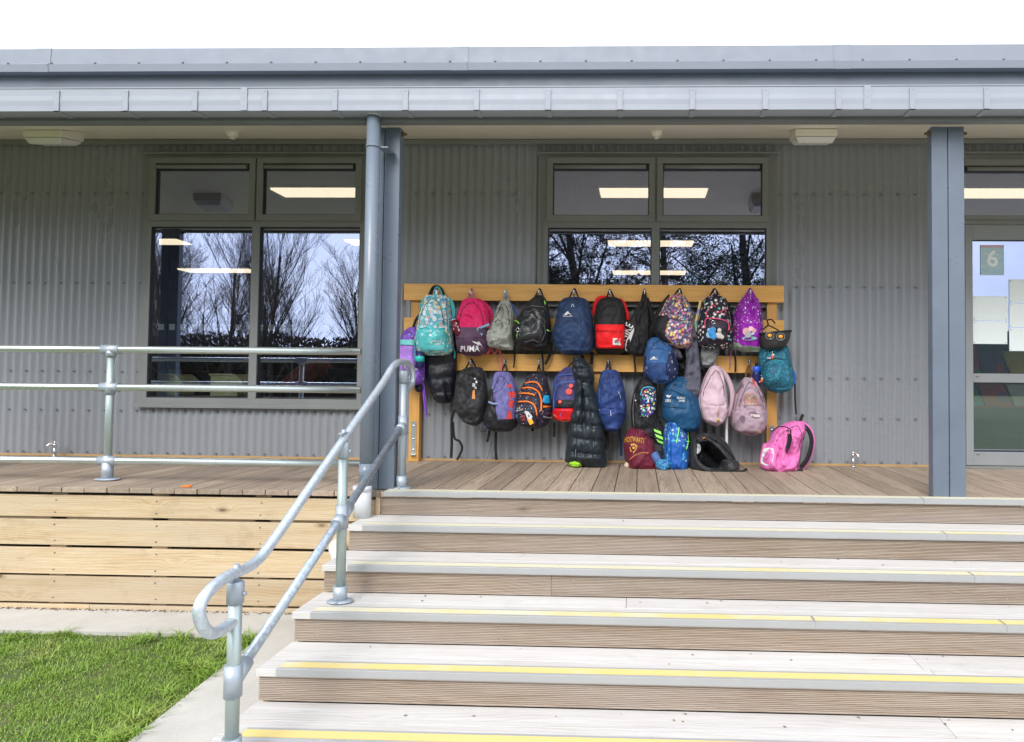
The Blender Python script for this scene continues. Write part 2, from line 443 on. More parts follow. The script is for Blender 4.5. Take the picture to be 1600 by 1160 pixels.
# soil crumbs and bark along the foot of the skirt
mb = MB(); rr = random.Random(3)
for i in range(900):
    x = rr.uniform(-4.8, -1.75); y = -abs(rr.gauss(0, .018)) + .012; s = rr.uniform(.003, .011); a = rr.uniform(0, 3.1)
    z = gz(0) + .023
    mb.quad((x + s * math.cos(a), y + s * math.sin(a), z), (x - s * math.sin(a) * .5, y + s * .5 * math.cos(a), z + s * .6), (x - s * math.cos(a), y - s * math.sin(a), z + .001))
tag(mb.build('bark_litter', paint('bark', (.12, .07, .04), .9, .3)), kind='stuff')
# grass blades
mb = MB(); rr = random.Random(5)
def blade(x, y, h, w, az, lean, bend):
    z = gz(y) + .0; dx, dy = math.cos(az), math.sin(az); px_, py_ = -dy * w, dx * w
    m = (x + dx * lean * h * .45, y + dy * lean * h * .45, z + h * .62)
    t_ = (x + dx * lean * h * (1 + bend), y + dy * lean * h * (1 + bend), z + h * (1 - .35 * bend))
    n = len(mb.v)
    mb.v += [(x - px_, y - py_, z), (x + px_, y + py_, z), (m[0] + px_ * .8, m[1] + py_ * .8, m[2]), (m[0] - px_ * .8, m[1] - py_ * .8, m[2]), t_]
    mb.f += [(n, n + 1, n + 2, n + 3), (n + 3, n + 2, n + 4)]; mb.s += [False, False]
cnt = 0
while cnt < 105000:
    x = rr.uniform(-4.9, -2.17); y = rr.uniform(-2.2, -.335)
    d = noise.noise(Vector((x * 2.2, y * 2.2, 0))); d2 = noise.noise(Vector((x * 7, y * 7, 5)))
    if rr.random() > .62 + .7 * d + .6 * d2: continue
    near = x > -2.24 or y > -.38
    h = rr.uniform(.007, .018) * (1 + .6 * d2) * (1.5 if near else 1)
    if rr.random() < .02: h *= 2.0
    blade(x, y, h, rr.uniform(.0009, .0021), rr.uniform(0, 6.28), rr.uniform(.3, 1.2), rr.uniform(0, .5)); cnt += 1
# coarse tufts, some flopping onto the path
for i in range(60):
    if i < 34: tx, ty = -2.2 - abs(rr.gauss(0, .10)), rr.uniform(-1.7, -.35)
    else: tx, ty = rr.uniform(-4.7, -2.2), rr.uniform(-.42, -.345) if i < 48 else rr.uniform(-1.6, -.4)
    for k in range(rr.randint(14, 34)):
        blade(tx + rr.gauss(0, .02), ty + rr.gauss(0, .02), rr.uniform(.03, .065), rr.uniform(.002, .004), rr.uniform(0, 6.28), rr.uniform(.4, 1.7), rr.uniform(.1, .8))
tag(mb.build('grass', M_['blade']), 'short patchy green grass growing up to the concrete path', 'grass', None, 'stuff')

# ------------------------------------------------------------------ the building
WY = 1.55
XL, XR = -8.5, 6.6
bld = thing('school_building', (0, WY, 0), 'single storey school block with grey corrugated walls, verandah soffit and long grey gutter', 'building')
CP = .0715
def zpx(px, py, Y=1.52): return at(px, py, Y).z
def xpx(px, py, Y=1.52): return at(px, py, Y).x
WZ1 = at(1000, 224, WY).z          # wall top
def corr(x0, x1, z0, z1):
    mb = MB(); n = max(2, int((x1 - x0) / CP * 8)); b = 0
    for i in range(n + 1):
        x = x0 + (x1 - x0) * i / n
        y = WY + .0088 * math.cos(2 * math.pi * x / CP)
        mb.v += [(x, y, z0), (x, y, z1)]
    for i in range(n):
        mb.f.append((2 * i, 2 * i + 2, 2 * i + 3, 2 * i + 1)); mb.s.append(True)
    return mb.build('corrugated_sheet', M_['clad'], bld)
w1l, w1r = xpx(226, 430), xpx(573, 430); w2l, w2r = xpx(847, 300), xpx(1209, 300); drl = xpx(1500, 450); drr = drl + 2.9
wt = zpx(900, 243); w1b = zpx(400, 632)
w2b = zpx(1000, 474)
d3 = drl
segs = [(XL, w1l, .015, WZ1), (w1l, w1r, .015, w1b - .012), (w1l, w1r, wt + .012, WZ1), (w1r, w2l, .015, WZ1),
        (w2l, w2r, .015, w2b - .012), (w2l, w2r, wt + .012, WZ1), (w2r, drl, .015, WZ1), (drl, drr, wt + .012, WZ1), (drr, XR, .015, WZ1)]
for s in segs: corr(*s)
# screws of the cladding
mb = MB()
def inseg(x, z): return any(a + .02 < x < b - .02 and c < z < d for a, b, c, d in segs)
SP = CP * 2
for zr in (.035, zpx(1300, 591), zpx(1300, 448), zpx(700, 302), .035 + .09 * 0 + at(400, 650, WY).z):
    k = math.ceil(XL / SP)
    while k * SP < XR:
        x = k * SP
        if inseg(x, zr):
            mb.cyl((x, WY + .0085 - .022, zr), (x, WY - .002, zr), .0075, 6); mb.cyl((x, WY - .015, zr), (x, WY - .0105, zr), .007, 8)
        k += 1
tag(mb.build('cladding_screws', M_['fascia'], bld), kind='stuff')
MB().box(XL, XR, WY - .012, WY + .03, .0, .018).build('bottom_timber', M_['sill'], bld)
# soffit sloping up to the wall
ZF = 2.33
so = MB()
so.quad((XL, .0, ZF), (XR, .0, ZF), (XR, WY - .02, WZ1 + .03), (XL, WY - .02, WZ1 + .03))
so.quad((XL, .0, ZF + .03), (XL, WY, WZ1 + .06), (XR, WY, WZ1 + .06), (XR, .0, ZF + .03))
so.build('soffit', M_['soffit'], bld)
sl = (WZ1 + .03 - ZF) / (WY - .02)
MB().box(XL, XR, WY - .045, WY - .012, WZ1 - .02, WZ1 + .018).build('soffit_trim', M_['frame'], bld)
for jx in (-4.75, -2.35, .05, 2.45, 4.85):
    MB().quad((jx, .01, ZF + .01 * sl - .002), (jx + .006, .01, ZF + .01 * sl - .002), (jx + .006, WY - .05, ZF + (WY - .05) * sl - .002), (jx, WY - .05, ZF + (WY - .05) * sl - .002)).build('soffit_joint', M_['cream'], bld)
# fascia beam and box gutter
zfb = at(1000, 191, -.05).z; zgb = at(1000, 182.7, -.05).z
MB().box(XL, XR, -.05, -.002, zfb, zfb + .21).box(XL, XR, -.058, -.05, zfb, zfb + .016).build('fascia', M_['fascia'], bld)
GY0, GY1 = -.155, -.052
zgt = at(1000, 136, GY0).z
g = MB()
zr = [zgb, zgb + .028, zgb + .034, zgb + .062, zgb + .068, zgb + .096, zgb + .102, zgt]
prof = [(GY1, zgb)]
for i, z in enumerate(zr): prof.append((GY0 + (0 if i in (0, 1, 2, 5, 6) else -.0025 if i in (3, 4) else 0), z))
prof += [(GY0 - .004, zgt), (GY0 - .004, zgt + .006), (GY0 + .012, zgt + .006), (GY0 + .012, zgt - .002), (GY0 + .003, zgt - .004), (GY0 + .003, zgb + .003), (GY1, zgb + .003)]
g.sweepx(prof, XL, XR)
gut = g.build('gutter', M_['gutter'], bld)
bx = [x for x in [at(90, 150, GY0).x + i * (at(1541, 150, GY0).x - at(90, 150, GY0).x) / 13 for i in range(-8, 26)] if XL < x < XR]
for x in bx:
    m = MB(); m.box(x - .016, x + .016, GY0 - .008, GY0 - .0042, zgb - .006, zgt - .012); m.box(x - .016, x + .016, GY0 - .008, GY1 + .0, zgb - .006, zgb - .001)
    m.cyl((x, GY0 - .0105, zgt - .022), (x, GY0 - .008, zgt - .022), .0045, 8)
    m.build('gutter_bracket', M_['gutter'], gut)
for px in (382, 1355):
    x = at(px, 150, GY0).x
    m = MB(); m.box(x - .02, x + .02, GY0 - .0062, GY0 - .0035, zgb + .001, zgt + .003)
    for q in (.03, .07, .11): m.cyl((x, GY0 - .0085, zgb + q), (x, GY0 - .006, zgb + q), .003, 6)
    m.build('gutter_joiner', M_['gutter'], gut)
# verandah roof sheet behind the gutter, upper fascia and roof edge flashing
m = MB(); m.quad((XL, -.03, zgt - .04), (XR, -.03, zgt - .04), (XR, 1.0, zgt + .2), (XL, 1.0, zgt + .2)); m.build('verandah_roof', M_['upper'], bld)
UY = .72
zu0 = at(1000, 140, UY).z - .12; zu1 = at(1000, 108, UY).z; zl0 = at(1000, 108.5, UY - .07).z; zl1 = at(1000, 96.5, UY - .07).z; zt = at(1000, 71.5, UY - .055).z
MB().box(XL, XR, UY, UY + .03, zu0, zl0 + .03).build('upper_fascia', M_['upper'], bld)
fl = MB(); fl.sweepx([(UY - .07, zl0), (UY - .078, zl1 - .004), (UY - .07, zl1), (UY - .058, zl1 + .001), (UY - .05, zt), (UY + .4, zt + .03), (UY + .4, zl0), (UY - .0, zl0 + .004)], XL, XR)
flash = fl.build('roof_flashing', M_['roof'], bld)
x = at(25, 90, UY).x
while x < XR:
    MB().ball((x, UY - .06, zl1 + .012), .0085, 8, 5).build('flashing_screw', M_['fascia'], flash); x += .335
for px in (90, 735, 1325):
    x = at(px, 85, UY).x
    MB().sweepx([(UY - .0725, zl0 - .003), (UY - .0815, zl1 - .004), (UY - .073, zl1 + .004), (UY - .061, zl1 + .004), (UY - .053, zt + .003), (UY + .1, zt + .012)], x - .12, x, False).build('flashing_lap', M_['roof'], flash)
x = XL
MB().box(XL, XR, UY + .4, 9.6, 3.0, 3.25).build('main_roof', M_['roof'], bld)

# ---- windows
def vent(mb, x0, x1, z): mb.cyl((x0, 1.512, z), (x1, 1.512, z), .019, 14)
def window(xs, zs, lowpanes, gmat, dots=None, bottom_rail=.05):
    """xs outer left, centre, outer right; zs bottom, transom, top"""
    x0, xm, x1 = xs; z0, zm, z1 = zs; y0, y1 = 1.50, 1.60
    f = MB(); t = .042
    f.box(x0, x1, y0 + .003, y1, z1 - t, z1); f.box(x0, x1, y0 + .003, y1, z0, z0 + bottom_rail)
    f.box(x0, x0 + t, y0 + .003, y1, z0 + bottom_rail, z1 - t); f.box(x1 - t, x1, y0 + .003, y1, z0 + bottom_rail, z1 - t)
    f.box(xm - .034, xm + .034, y0, y1, z0 + bottom_rail, zm - .03); f.box(x0 + t, x1 - t, y0 - .001, y1, zm - .03, zm + .025)
    f.box(xm - .02, xm + .02, y0, y1, zm + .025, z1 - t)
    fr = f.build('window', M_['frame'], bld)
    g = MB(); g.box(x0 - .05, x0, 1.522, 1.56, z0 - .03, z1 + .02); g.box(x1, x1 + .05, 1.522, 1.56, z0 - .03, z1 + .02)
    g.box(x0 - .06, x1 + .06, 1.47, 1.56, z1 + .002, z1 + .014)
    g.box(x0 - .07, x1 + .07, 1.488, 1.56, z0 - .028, z0 - .001)
    g.build('window_flashing', M_['frame'], fr, bevel=.002)
    m = MB(); m.box(x0 - .05, x1 + .05, 1.486, 1.5, z0 - .034, z0 - .0285); m.build('drip_edge', M_['door'], fr)
    for a, b in ((x0 + t - .012, xm - .008), (xm + .008, x1 - t + .012)):
        s = MB(); s.ring(a, b, zm + .02, z1 - t + .012, .052, 1.478, 1.53); s.build('sash', M_['frame'], fr, bevel=.003)
        pa, pb, pz0, pz1 = a + .052, b - .052, zm + .072, z1 - t - .04
        gk = MB(); gk.ring(pa, pb, pz0, pz1, .006, 1.494, 1.515); gk.build('gasket', M_['black'], fr)
        MB().quad((pa, 1.512, pz0), (pb, 1.512, pz0), (pb, 1.512, pz1), (pa, 1.512, pz1)).build('pane', gmat, fr)
        v = MB(); v.box(pa + .004, pb - .004, 1.487, 1.51, pz1 - .052, pz1 - .004); v.build('bar_gasket', M_['black'], fr)
        v = MB(); v.tube([(pa + .010, 1.487, pz1 - .028), (pb - .024, 1.487, pz1 - .028)], .0185, 12); v.build('vent_bar', M_['frame'], fr)
    for a, b in ((x0 + t, xm - .034), (xm + .034, x1 - t)):
        gk = MB(); gk.ring(a, b, z0 + bottom_rail, zm - .03, .007, 1.51, 1.535); gk.build('gasket', M_['black'], fr)
        MB().quad((a, 1.53, z0 + bottom_rail), (b, 1.53, z0 + bottom_rail), (b, 1.53, zm - .03), (a, 1.53, zm - .03)).build('pane', gmat, fr)
    if dots:
        zc = zpx(400, 512)
        for px in dots:
            x = xpx(px, 512)
            MB().box(x - .026, x + .026, 1.532, 1.534, zc - .026, zc + .026).build('marker_square', M_['frost'], fr)
    return fr
t = NT('frosted_marker'); M_['frost'] = t.fin((.45, .5, .48), .6)
zmid = zpx(400, 350)
xm1 = xpx(399, 480); xm2 = xpx(1024, 400)
window((xpx(229, 430), xm1, xpx(570, 430)), (w1b, zmid, wt), 0, M_['glass'], [250 + 17.25 * i for i in range(19)])
window((xpx(850, 300), xm2, xpx(1205, 300)), (w2b, zmid, wt), 0, M_['glass_wavy'])
# ---- door joinery at the right
dz1 = zpx(1550, 727); zdt = zpx(1550, 350)
f = MB(); x0, x1 = drl, drr
f.box(x0, x1, 1.503, 1.6, wt - .042, wt); f.box(x0, x0 + .03, 1.503, 1.6, 0, wt - .042); f.box(x1 - .03, x1, 1.503, 1.6, 0, wt - .042)
f.box(x0 + .03, x1 - .03, 1.501, 1.6, zdt - .012, zdt + .03); f.box(x0 + .98, x0 + 1.02, 1.502, 1.6, 0.02, zdt - .012)
f.box(x0 + .03, x1 - .03, 1.49, 1.6, 0, .02)
door = f.build('door_frame', M_['frame'], bld)
MB().box(x0 - .06, x1 + .06, 1.47, 1.56, wt + .002, wt + .014).build('window_flashing', M_['frame'], door)
a, b = x0 + .03, x1 - .03; pz0, pz1 = zpx(1550, 338), wt - .1
s = MB(); s.box(a, b, 1.485, 1.53, zdt + .03, pz0); s.box(a, b, 1.485, 1.53, pz1, wt - .042); s.build('transom_sash', M_['frame'], door)
v = MB(); v.box(a + .004, b, 1.49, 1.512, pz1 - .052, pz1); v.build('bar_gasket', M_['black'], door)
MB().tube([(a + .02, 1.489, pz1 - .027), (b, 1.489, pz1 - .027)], .0185, 12).build('vent_bar', M_['frame'], door)
MB().quad((a, 1.513, pz0), (b, 1.513, pz0), (b, 1.513, pz1), (a, 1.513, pz1)).build('pane', M_['glass'], door)
# door leaf
lx0, lx1 = x0 + .033, x0 + .977; st = xpx(1518, 500) - lx0
z_a, z_b, z_c, z_d = zpx(1550, 376), zpx(1550, 584), zpx(1550, 598), zpx(1550, 706)
lf = MB()
lf.box(lx0, lx0 + st, 1.495, 1.54, .025, zdt - .015); lf.box(lx1 - st, lx1, 1.495, 1.54, .025, zdt - .015)
lf.box(lx0 + st, lx1 - st, 1.495, 1.54, z_a, zdt - .015); lf.box(lx0 + st, lx1 - st, 1.495, 1.54, z_c, z_b); lf.box(lx0 + st, lx1 - st, 1.495, 1.54, .025, z_d)
leaf = lf.build('door', M_['door'], bld, bevel=.002)
for q0, q1 in ((z_b, z_a), (z_d, z_c)):
    MB().quad((lx0 + st, 1.52, q0), (lx1 - st, 1.52, q0), (lx1 - st, 1.52, q1), (lx0 + st, 1.52, q1)).build('pane', M_['glass'], leaf)
    MB().ring(lx0 + st, lx1 - st, q0, q1, .006, 1.508, 1.519).build('gasket', M_['black'], leaf)
for pz in (589, 710): MB().box(lx0 + st + .02, lx0 + st + .045, 1.492, 1.4952, zpx(1530, pz) - .003, zpx(1530, pz) + .002).build('drain_slot', M_['black'], leaf)
lf2 = MB(); lf2.ring(x0 + 1.02, x1 - .03, .02, zdt - .012, .07, 1.495, 1.54); lf2.build('side_light', M_['door'], bld)
MB().quad((x0 + 1.09, 1.52, .09), (x1 - .1, 1.52, .09), (x1 - .1, 1.52, zdt - .082), (x0 + 1.09, 1.52, zdt - .082)).build('pane', M_['glass'], bld)
MB().tube(smooth_path([(lx1 - .05, 1.495, 1.0), (lx1 - .05, 1.44, 1.0), (lx1 - .17, 1.44, 1.0)], 4), .009, 8).build('handle', M_['chrome'], leaf)

# ---- room behind the glass
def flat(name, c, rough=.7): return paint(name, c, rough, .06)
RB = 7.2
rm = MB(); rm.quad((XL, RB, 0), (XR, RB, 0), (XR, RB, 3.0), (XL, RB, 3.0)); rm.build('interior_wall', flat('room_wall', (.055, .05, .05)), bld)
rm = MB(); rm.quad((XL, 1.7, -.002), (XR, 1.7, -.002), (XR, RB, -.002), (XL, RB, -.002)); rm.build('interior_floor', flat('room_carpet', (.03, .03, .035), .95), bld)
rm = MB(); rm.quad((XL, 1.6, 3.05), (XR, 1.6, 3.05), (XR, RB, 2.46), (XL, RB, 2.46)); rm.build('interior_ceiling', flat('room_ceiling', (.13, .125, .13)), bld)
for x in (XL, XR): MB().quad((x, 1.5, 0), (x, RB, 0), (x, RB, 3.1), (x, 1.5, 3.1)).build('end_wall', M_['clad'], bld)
# wall linings below and between windows (inside face)
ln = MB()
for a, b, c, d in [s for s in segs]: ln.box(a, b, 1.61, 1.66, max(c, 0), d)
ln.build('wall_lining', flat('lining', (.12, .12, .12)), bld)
def zc(y): return 3.05 - (y - 1.6) * .59 / 5.6
lid = 0
pos = {(0, -1): 'behind the right half of the left upper window', (0, 0): 'seen through the middle upper window', (0, 1): 'seen above the door at the right',
       (1, -2): 'at the top left corner of the left lower window', (1, -1): 'at the top right corner of the left lower window', (1, 0): 'just below the transom of the middle window', (1, 1): 'nearest row behind the door glass',
       (2, -2): 'thin strip across the left lower window', (2, 0): 'thin strip low in the middle window', (2, -1): 'in the deepest row behind the left post', (2, 1): 'in the deepest row behind the door', (0, -2): 'left of the left window'}
PLX = {0: (at(937, 273, 3.21).x, at(1106, 273, 3.21).x, at(937, 273, 3.21).x - at(423, 273, 3.21).x), 1: (at(950, 365, 5.06).x, at(1084, 365, 5.06).x, at(950, 365, 5.06).x - at(538, 365, 5.06).x), 2: (at(957, 425, 6.61).x, at(1072, 425, 6.61).x, (at(957, 425, 6.61).x - at(277, 422, 6.61).x) / 2)}
for row, D in ((0, 7.3), (1, 9.15), (2, 10.7)):
    for k in (-2, -1, 0, 1):
        xa_, xb_, sp_l = PLX[row]; xx = xa_ + sp_l * k; y = D + CAM.y
        if (row, k) == (1, -2): xx = at(275, 366, 5.06).x - (xb_ - xa_)
        if (row, k) == (2, -1): continue
        o = thing('ceiling_light', (xx + .6, y, zc(y) - .02), 'long lit classroom ceiling light ' + pos[(row, k)], 'ceiling light', 'lit panels on the classroom ceiling')
        PW = xb_ - xa_; MB().box(xx, xx + PW, y, y + .32, zc(y) - .05, zc(y) - .03).build('diffuser', M_['panel'], o)
        MB().box(xx - .012, xx + PW + .012, y - .012, y + .332, zc(y) - .0295, zc(y) + .03).build('housing', M_['white'], o)

# ---- deck
deck = thing('deck', (0, 0, 0), 'raised timber verandah deck of weathered boards with pale pine skirting boards', 'deck')
BP = .145; x0b = -3.9716
bm_ = MB(); bm_.box(.0, BP - .005, .0, WY + .04, -.032, 0)
k0 = int((XL - x0b) / BP)
master = None; k = k0
rr = random.Random(9)
while x0b + k * BP < XR:
    x = x0b + k * BP + .0025
    if master is None:
        master = bm_.build('deck_board', M_['deck'], None, bevel=.003, world=False); o = master
    else:
        o = master.copy(); col.objects.link(o)
    o.parent = deck; o.location = (x, -.018 + rr.uniform(-.003, .003), rr.uniform(-.0015, .0))
    k += 1
MB().box(XL, XR, .04, 1.5, -.3, -.034).build('underdeck_shade', M_['dark'], deck)  # near-black slab stands in for the shade under the boards
# skirt boards left of the steps
SX = -1.66
rows = [(-.185, -.037), (-.346, -.200), (-.505, -.361), (-.662, -.520), (-.745, -.682)]
rows = [(at(200, b, .01).z, at(200, a, .01).z) for a, b in ((775, 809), (813.5, 853.5), (858, 899), (902.5, 943), (946.5, 956))]
for i, (a, b) in enumerate(rows):
    cuts = [XL, -6.3 + .7 * i, SX]
    for c0, c1 in zip(cuts[:-1], cuts[1:]):
        MB().box(c0 + .001, c1 - .001, .008 if i else .004, .034, a, b).build('skirt_board', M_['skirt'], deck, bevel=.003)
BX0 = at(78, 855, .03).x
for x in [BX0 + .66 * i for i in range(-6, 4)]:
    if x > SX - .1: continue
    MB().box(x, x + .10, .0345, .08, -.76, -.04).build('skirt_batten', M_['skirt'], deck)
sk_ = MB()
for i, (a, b) in enumerate(rows[:4]):
    x = BX0 - 3.96
    while x < SX:
        for z in (a + .03, b - .03):
            sk_.cyl((x + .05 + random.uniform(-.01, .01), .003 if i else -.001, z), (x + .05, .012, z), .0042, 6)
        x += .66
tag(sk_.build('skirt_screws', M_['fascia'], deck), kind='stuff')
MB().box(XL, SX, .2, .22, -.8, -.04).build('gap_shade_sheet', M_['dark'], deck)  # near-black sheet paints the shade seen through the skirt gaps
MB().box(XL, SX, .0345, .07, rows[1][1] - .003, rows[0][0] + .003).build('rail_behind_gap', M_['skirt'], deck)

# ---- steps
steps = thing('staircase', (1.5, -.9, -.8), 'wide pale timber staircase with grooved risers and yellow striped metal nosings', 'stairs')
RI, GO = .1447, .2949
SL, SRX = -1.723, 6.6
def grooved(xa, xb, y, z0, z1):
    """reeded decking board on edge, grooves along the board"""
    prof = [(y + .022, z0), (y, z0)]
    n = 13; p = (z1 - z0 - .006) / n; z = z0 + .003
    prof.append((y, z))
    for i in range(n):
        prof += [(y, z + p * .55), (y + .005, z + p * .64), (y + .005, z + p * .92), (y, z + p)]; z += p
    prof += [(y, z1), (y + .022, z1)]
    m = MB(); m.sweepx(prof, xa, xb); return m
def stepx(px, py, Y): return at(px, py, Y).x
tread_j = {1: [[], []], 2: [[3.1], [2.2]], 3: [[stepx(979, 935, -.6)], [4.1]], 4: [[stepx(1421, 1023, -.9)], [stepx(1450, 1053, -1.03)]], 5: [[stepx(1466, 1123, -1.18)], [3.0]]}
riser_j = {0: [2.8], 1: [3.4], 2: [stepx(861, 905, -.6)], 3: [3.2], 4: [2.9], 5: [1.0]}
nose_j = {0: [stepx(1441, 780, 0), 4.0], 1: [stepx(1477, 838, -.3), 4.6], 2: [stepx(1521, 905, -.6)], 3: [stepx(1273, 980, -.9), stepx(1572, 990, -.9)], 4: [3.5], 5: [3.0]}
nose_l = {0: 600, 1: 566, 2: 543, 3: 485, 4: 431, 5: 366}
nose_y = {0: 768, 1: 822, 2: 884, 3: 962, 4: 1050, 5: 1158}
for k in range(0, 6):
    z = -RI * k; yf = -.02 - GO * k if k else -.018
    if k:
        yb = yf + GO
        for bi, (ya, yb2) in enumerate(((yf + .150, yb + .012), (yf, yf + .146))):
            cuts = [SL] + sorted(tread_j[k][bi]) + [SRX]
            for a, b in zip(cuts[:-1], cuts[1:]):
                MB().box(a + .001, b - .001, ya, yb2, z - .032, z).build('tread_board', M_['tread'], steps, bevel=.0025)
    cuts = [SL + (.07 if k == 0 else .004)] + sorted(riser_j[k]) + [SRX]
    for a, b in zip(cuts[:-1], cuts[1:]):
        zb = z - RI if k < 5 else -.86
        rb = grooved(a + .001, b - .001, yf + .02, zb + .001, z - .033).build('riser_board', M_['riser'], steps)
        sc = MB(); x = a + .12
        while x < b:
            for q in (.03, .085): sc.cyl((x, yf + .018, zb + q), (x, yf + .021, zb + q), .0032, 6)
            x += .45
        tag(sc.build('riser_screws', M_['chrome'], rb), kind='stuff')
    xa = at(nose_l[k], nose_y[k], yf).x
    cuts = [xa] + sorted(nose_j[k]) + [SRX]
    for a, b in zip(cuts[:-1], cuts[1:]):
        n = MB(); n.sweepx([(yf - .0035, z - .027), (yf - .0035, z + .004), (yf + .088, z + .004), (yf + .088, z + .001), (yf - .0005, z + .001), (yf - .0005, z - .027)], a + .001, b - .001)
        no = n.build('nosing', M_['alu'], steps, bevel=.001)
        MB().box(a + .006, b - .006, yf + .016, yf + .068, z + .0045, z + .0065).build('grip_strip', M_['tape'], no)
MB().box(SL + .03, SL + .06, -.02 - GO * 5 + .06, -.0, -.9, -.86).build('ground_stringer', M_['riser'], steps)
m = MB()
for k in range(1, 6):
    yf = -.02 - GO * k
    m.box(SL + .012, SL + .035, yf + .045, yf + .045 + GO - .002, -.9, -RI * k - .034)
m.build('stringer', M_['skirt'], steps)
m = MB(); m.box(SL + .04, SL + .068, -.005, .03, -.5, -.034); m.build('corner_batten', M_['skirt'], steps)

# ---- verandah posts and downpipe
def post(x0, label, side):
    o = thing('verandah_post', (x0 + .1, .09, 0), label, 'post', 'blue grey steel verandah posts')
    y0, y1 = .05, .118
    zt_ = ZF - .012
    for a, b in ((x0, x0 + .098), (x0 + .103, x0 + .201)):
        MB().box(a, b, y0, y1, .002, zt_).build('channel', M_['post'], o, bevel=.004)
    MB().box(x0 + .097, x0 + .104, y0 + .02, y1 - .01, .002, zt_).build('web', M_['black'], o)
    for xx, d in ((x0 - .0, -1), (x0 + .201, 1)):
        MB().cyl((xx, .08, zt_ - .035), (xx + d * .03, .08, zt_ - .035), .009, 8).cyl((xx, .08, zt_ - .035), (xx + d * .012, .08, zt_ - .035), .015, 6).build('bolt', paint('rusty_bolt', (.18, .11, .05), .6, .2, .5), o)
    return o
post(at(1457, 500, .05).x, 'blue grey steel post of two channels left of the glazed door', 1)
post(at(620, 500, .05).x - .201, 'blue grey steel post behind the downpipe at the top of the steps', -1)
post(-5.3, 'blue grey steel post beyond the left frame edge, mirrored in the left window', -1)
post(5.35, 'blue grey steel post right of the glazed door, outside the frame', 1)
dpx, dpy = -1.714, -.075
dp = thing('downpipe', (dpx, dpy, 0), 'round blue grey downpipe running from the gutter in front of the left post', 'downpipe')
MB().tube([(dpx, dpy, .02), (dpx, dpy, zgb + .0)], .0415, 24).build('pipe', M_['pipe'], dp)
MB().tube([(dpx, dpy, zgb - .006), (dpx, dpy, zgb + .002)], .043, 24).build('outlet_ring', M_['pvc'], dp)
m = MB(); zz1 = at(583, 230, dpy).z; m.tube([(dpx, dpy, zz1 - .006), (dpx, dpy, zz1 + .006)], .0455, 24); m.box(dpx + .03, dpx + .09, dpy + .0, dpy + .12, zz1 - .004, zz1 + .004); m.build('pipe_clip', M_['pipe'], dp)
zz1 = at(573, 724, dpy).z; MB().tube([(dpx, dpy, zz1 - .11), (dpx, dpy, zz1)], .046, 24).build('pipe_socket', M_['pipe'], dp)
m = MB(); pc = at(566, 790, -.09)
dr = thing('drain_pipe', (pc.x, -.09, -.14), 'short white plastic drain pipe standing at the top left of the steps', 'pipe')
MB().tube([(pc.x, -.09, -.143), (pc.x, -.09, .045)], .052, 24).build('pipe', M_['pvc'], dr)
MB().tube([(pc.x, -.09, .018), (pc.x, -.09, .048)], .0565, 24).build('cap_ring', M_['pvc'], dr)
pe = at(524, 857, -.05)
el = thing('drain_elbow', (pe.x, -.05, pe.z), 'white plastic pipe elbow poking out of the skirting beside the steps', 'pipe')
MB().tube(smooth_path([(pe.x, .05, pe.z), (pe.x, -.03, pe.z), (pe.x + .03, -.06, pe.z - .04), (pe.x + .035, -.065, pe.z - .12)], 5), .048, 20).build('elbow', M_['pvc'], el)

# ---- railing at the left
rl = thing('deck_railing', (-3.48, .27, 0), 'horizontal three rail metal railing along the deck edge at the left', 'railing')
RY = .27
for py0, py1, rad in ((546.5, 548, .024), (604.5, 608.5, .024), (718.5, 725, .0255)):
    a = at(0, py0, RY); b = at(565, py1, RY); zav = (a.z + b.z) / 2
    MB().tube([(XL, RY, zav), (b.x, RY, zav)], rad, 18).build('rail', M_['alu_rail'], rl)
xp = at(171, 640, RY).x
zs = [(at(0, a, RY).z + at(565, b, RY).z) / 2 for a, b in ((546.5, 548), (604.5, 608.5), (718.5, 725))]
for xq in (xp, xp - 1.75, xp - 3.5):
    MB().tube([(xq, RY, .0), (xq, RY, zs[0])], .0235, 18).build('rail_post', M_['galv_post'], rl)
    for i, z in enumerate(zs):
        m = MB(); m.tube([(xq - .062, RY, z), (xq + .062, RY, z)], .031, 18)
        m.tube([(xq, RY, z - .05), (xq, RY, z + (.0 if i == 0 else .035))], .030, 18)
        m.build('rail_fitting', M_['fitting'], rl)
    MB().tube([(xq, RY, .01), (xq, RY, .12)], .034, 18).build('base_socket', M_['fitting'], rl)
    MB().ball((xq, RY, .008), .085, 20, 6, (1, .62, .12)).build('base_flange', M_['fitting'], rl)
# ---- stair handrail
HX = -1.555
def hp(px, py):
    """point of the handrail plane X = HX seen at a pixel"""
    p0 = CAM; d = at(px, py, 0) - CAM; return p0 + d * ((HX - p0.x) / d.x)
hr = thing('stair_handrail', (HX, -.7, -.43), 'galvanised pipe handrail with looped ends rising along the steps', 'handrail')
def yz(y, z): return (HX, y, z)
A0 = hp(600, 596); A1 = hp(425, 848)
top = [yz(hp(q, w).y, hp(q, w).z) for q, w in ((631, 609), (638, 608), (643, 600), (644, 590), (643.5, 580), (640, 570), (632, 566), (622, 567), (612, 576))] + [yz(A0.y, A0.z)]
mid = [yz(A0.y + (A1.y - A0.y) * f, A0.z + (A1.z - A0.z) * f) for f in (.25, .5, .75)]
HY = [hp(364, 1080).y, hp(534, 820).y, hp(629, 690).y]
e1 = hp(395, 882); e2 = hp(352, 903); e3 = hp(323, 928); e4 = hp(311, 955); e5 = hp(320, 983); e6 = hp(337, 989); e7 = hp(367, 970)
def hq(p, dz=0): return yz(p.y, p.z + dz)
low = [hq(A1), hq(e1), hq(e2), hq(e3), hq(e4), hq(e5), hq(e6), yz(HY[0], e7.z)]
path = smooth_path(top + mid + low, 8)
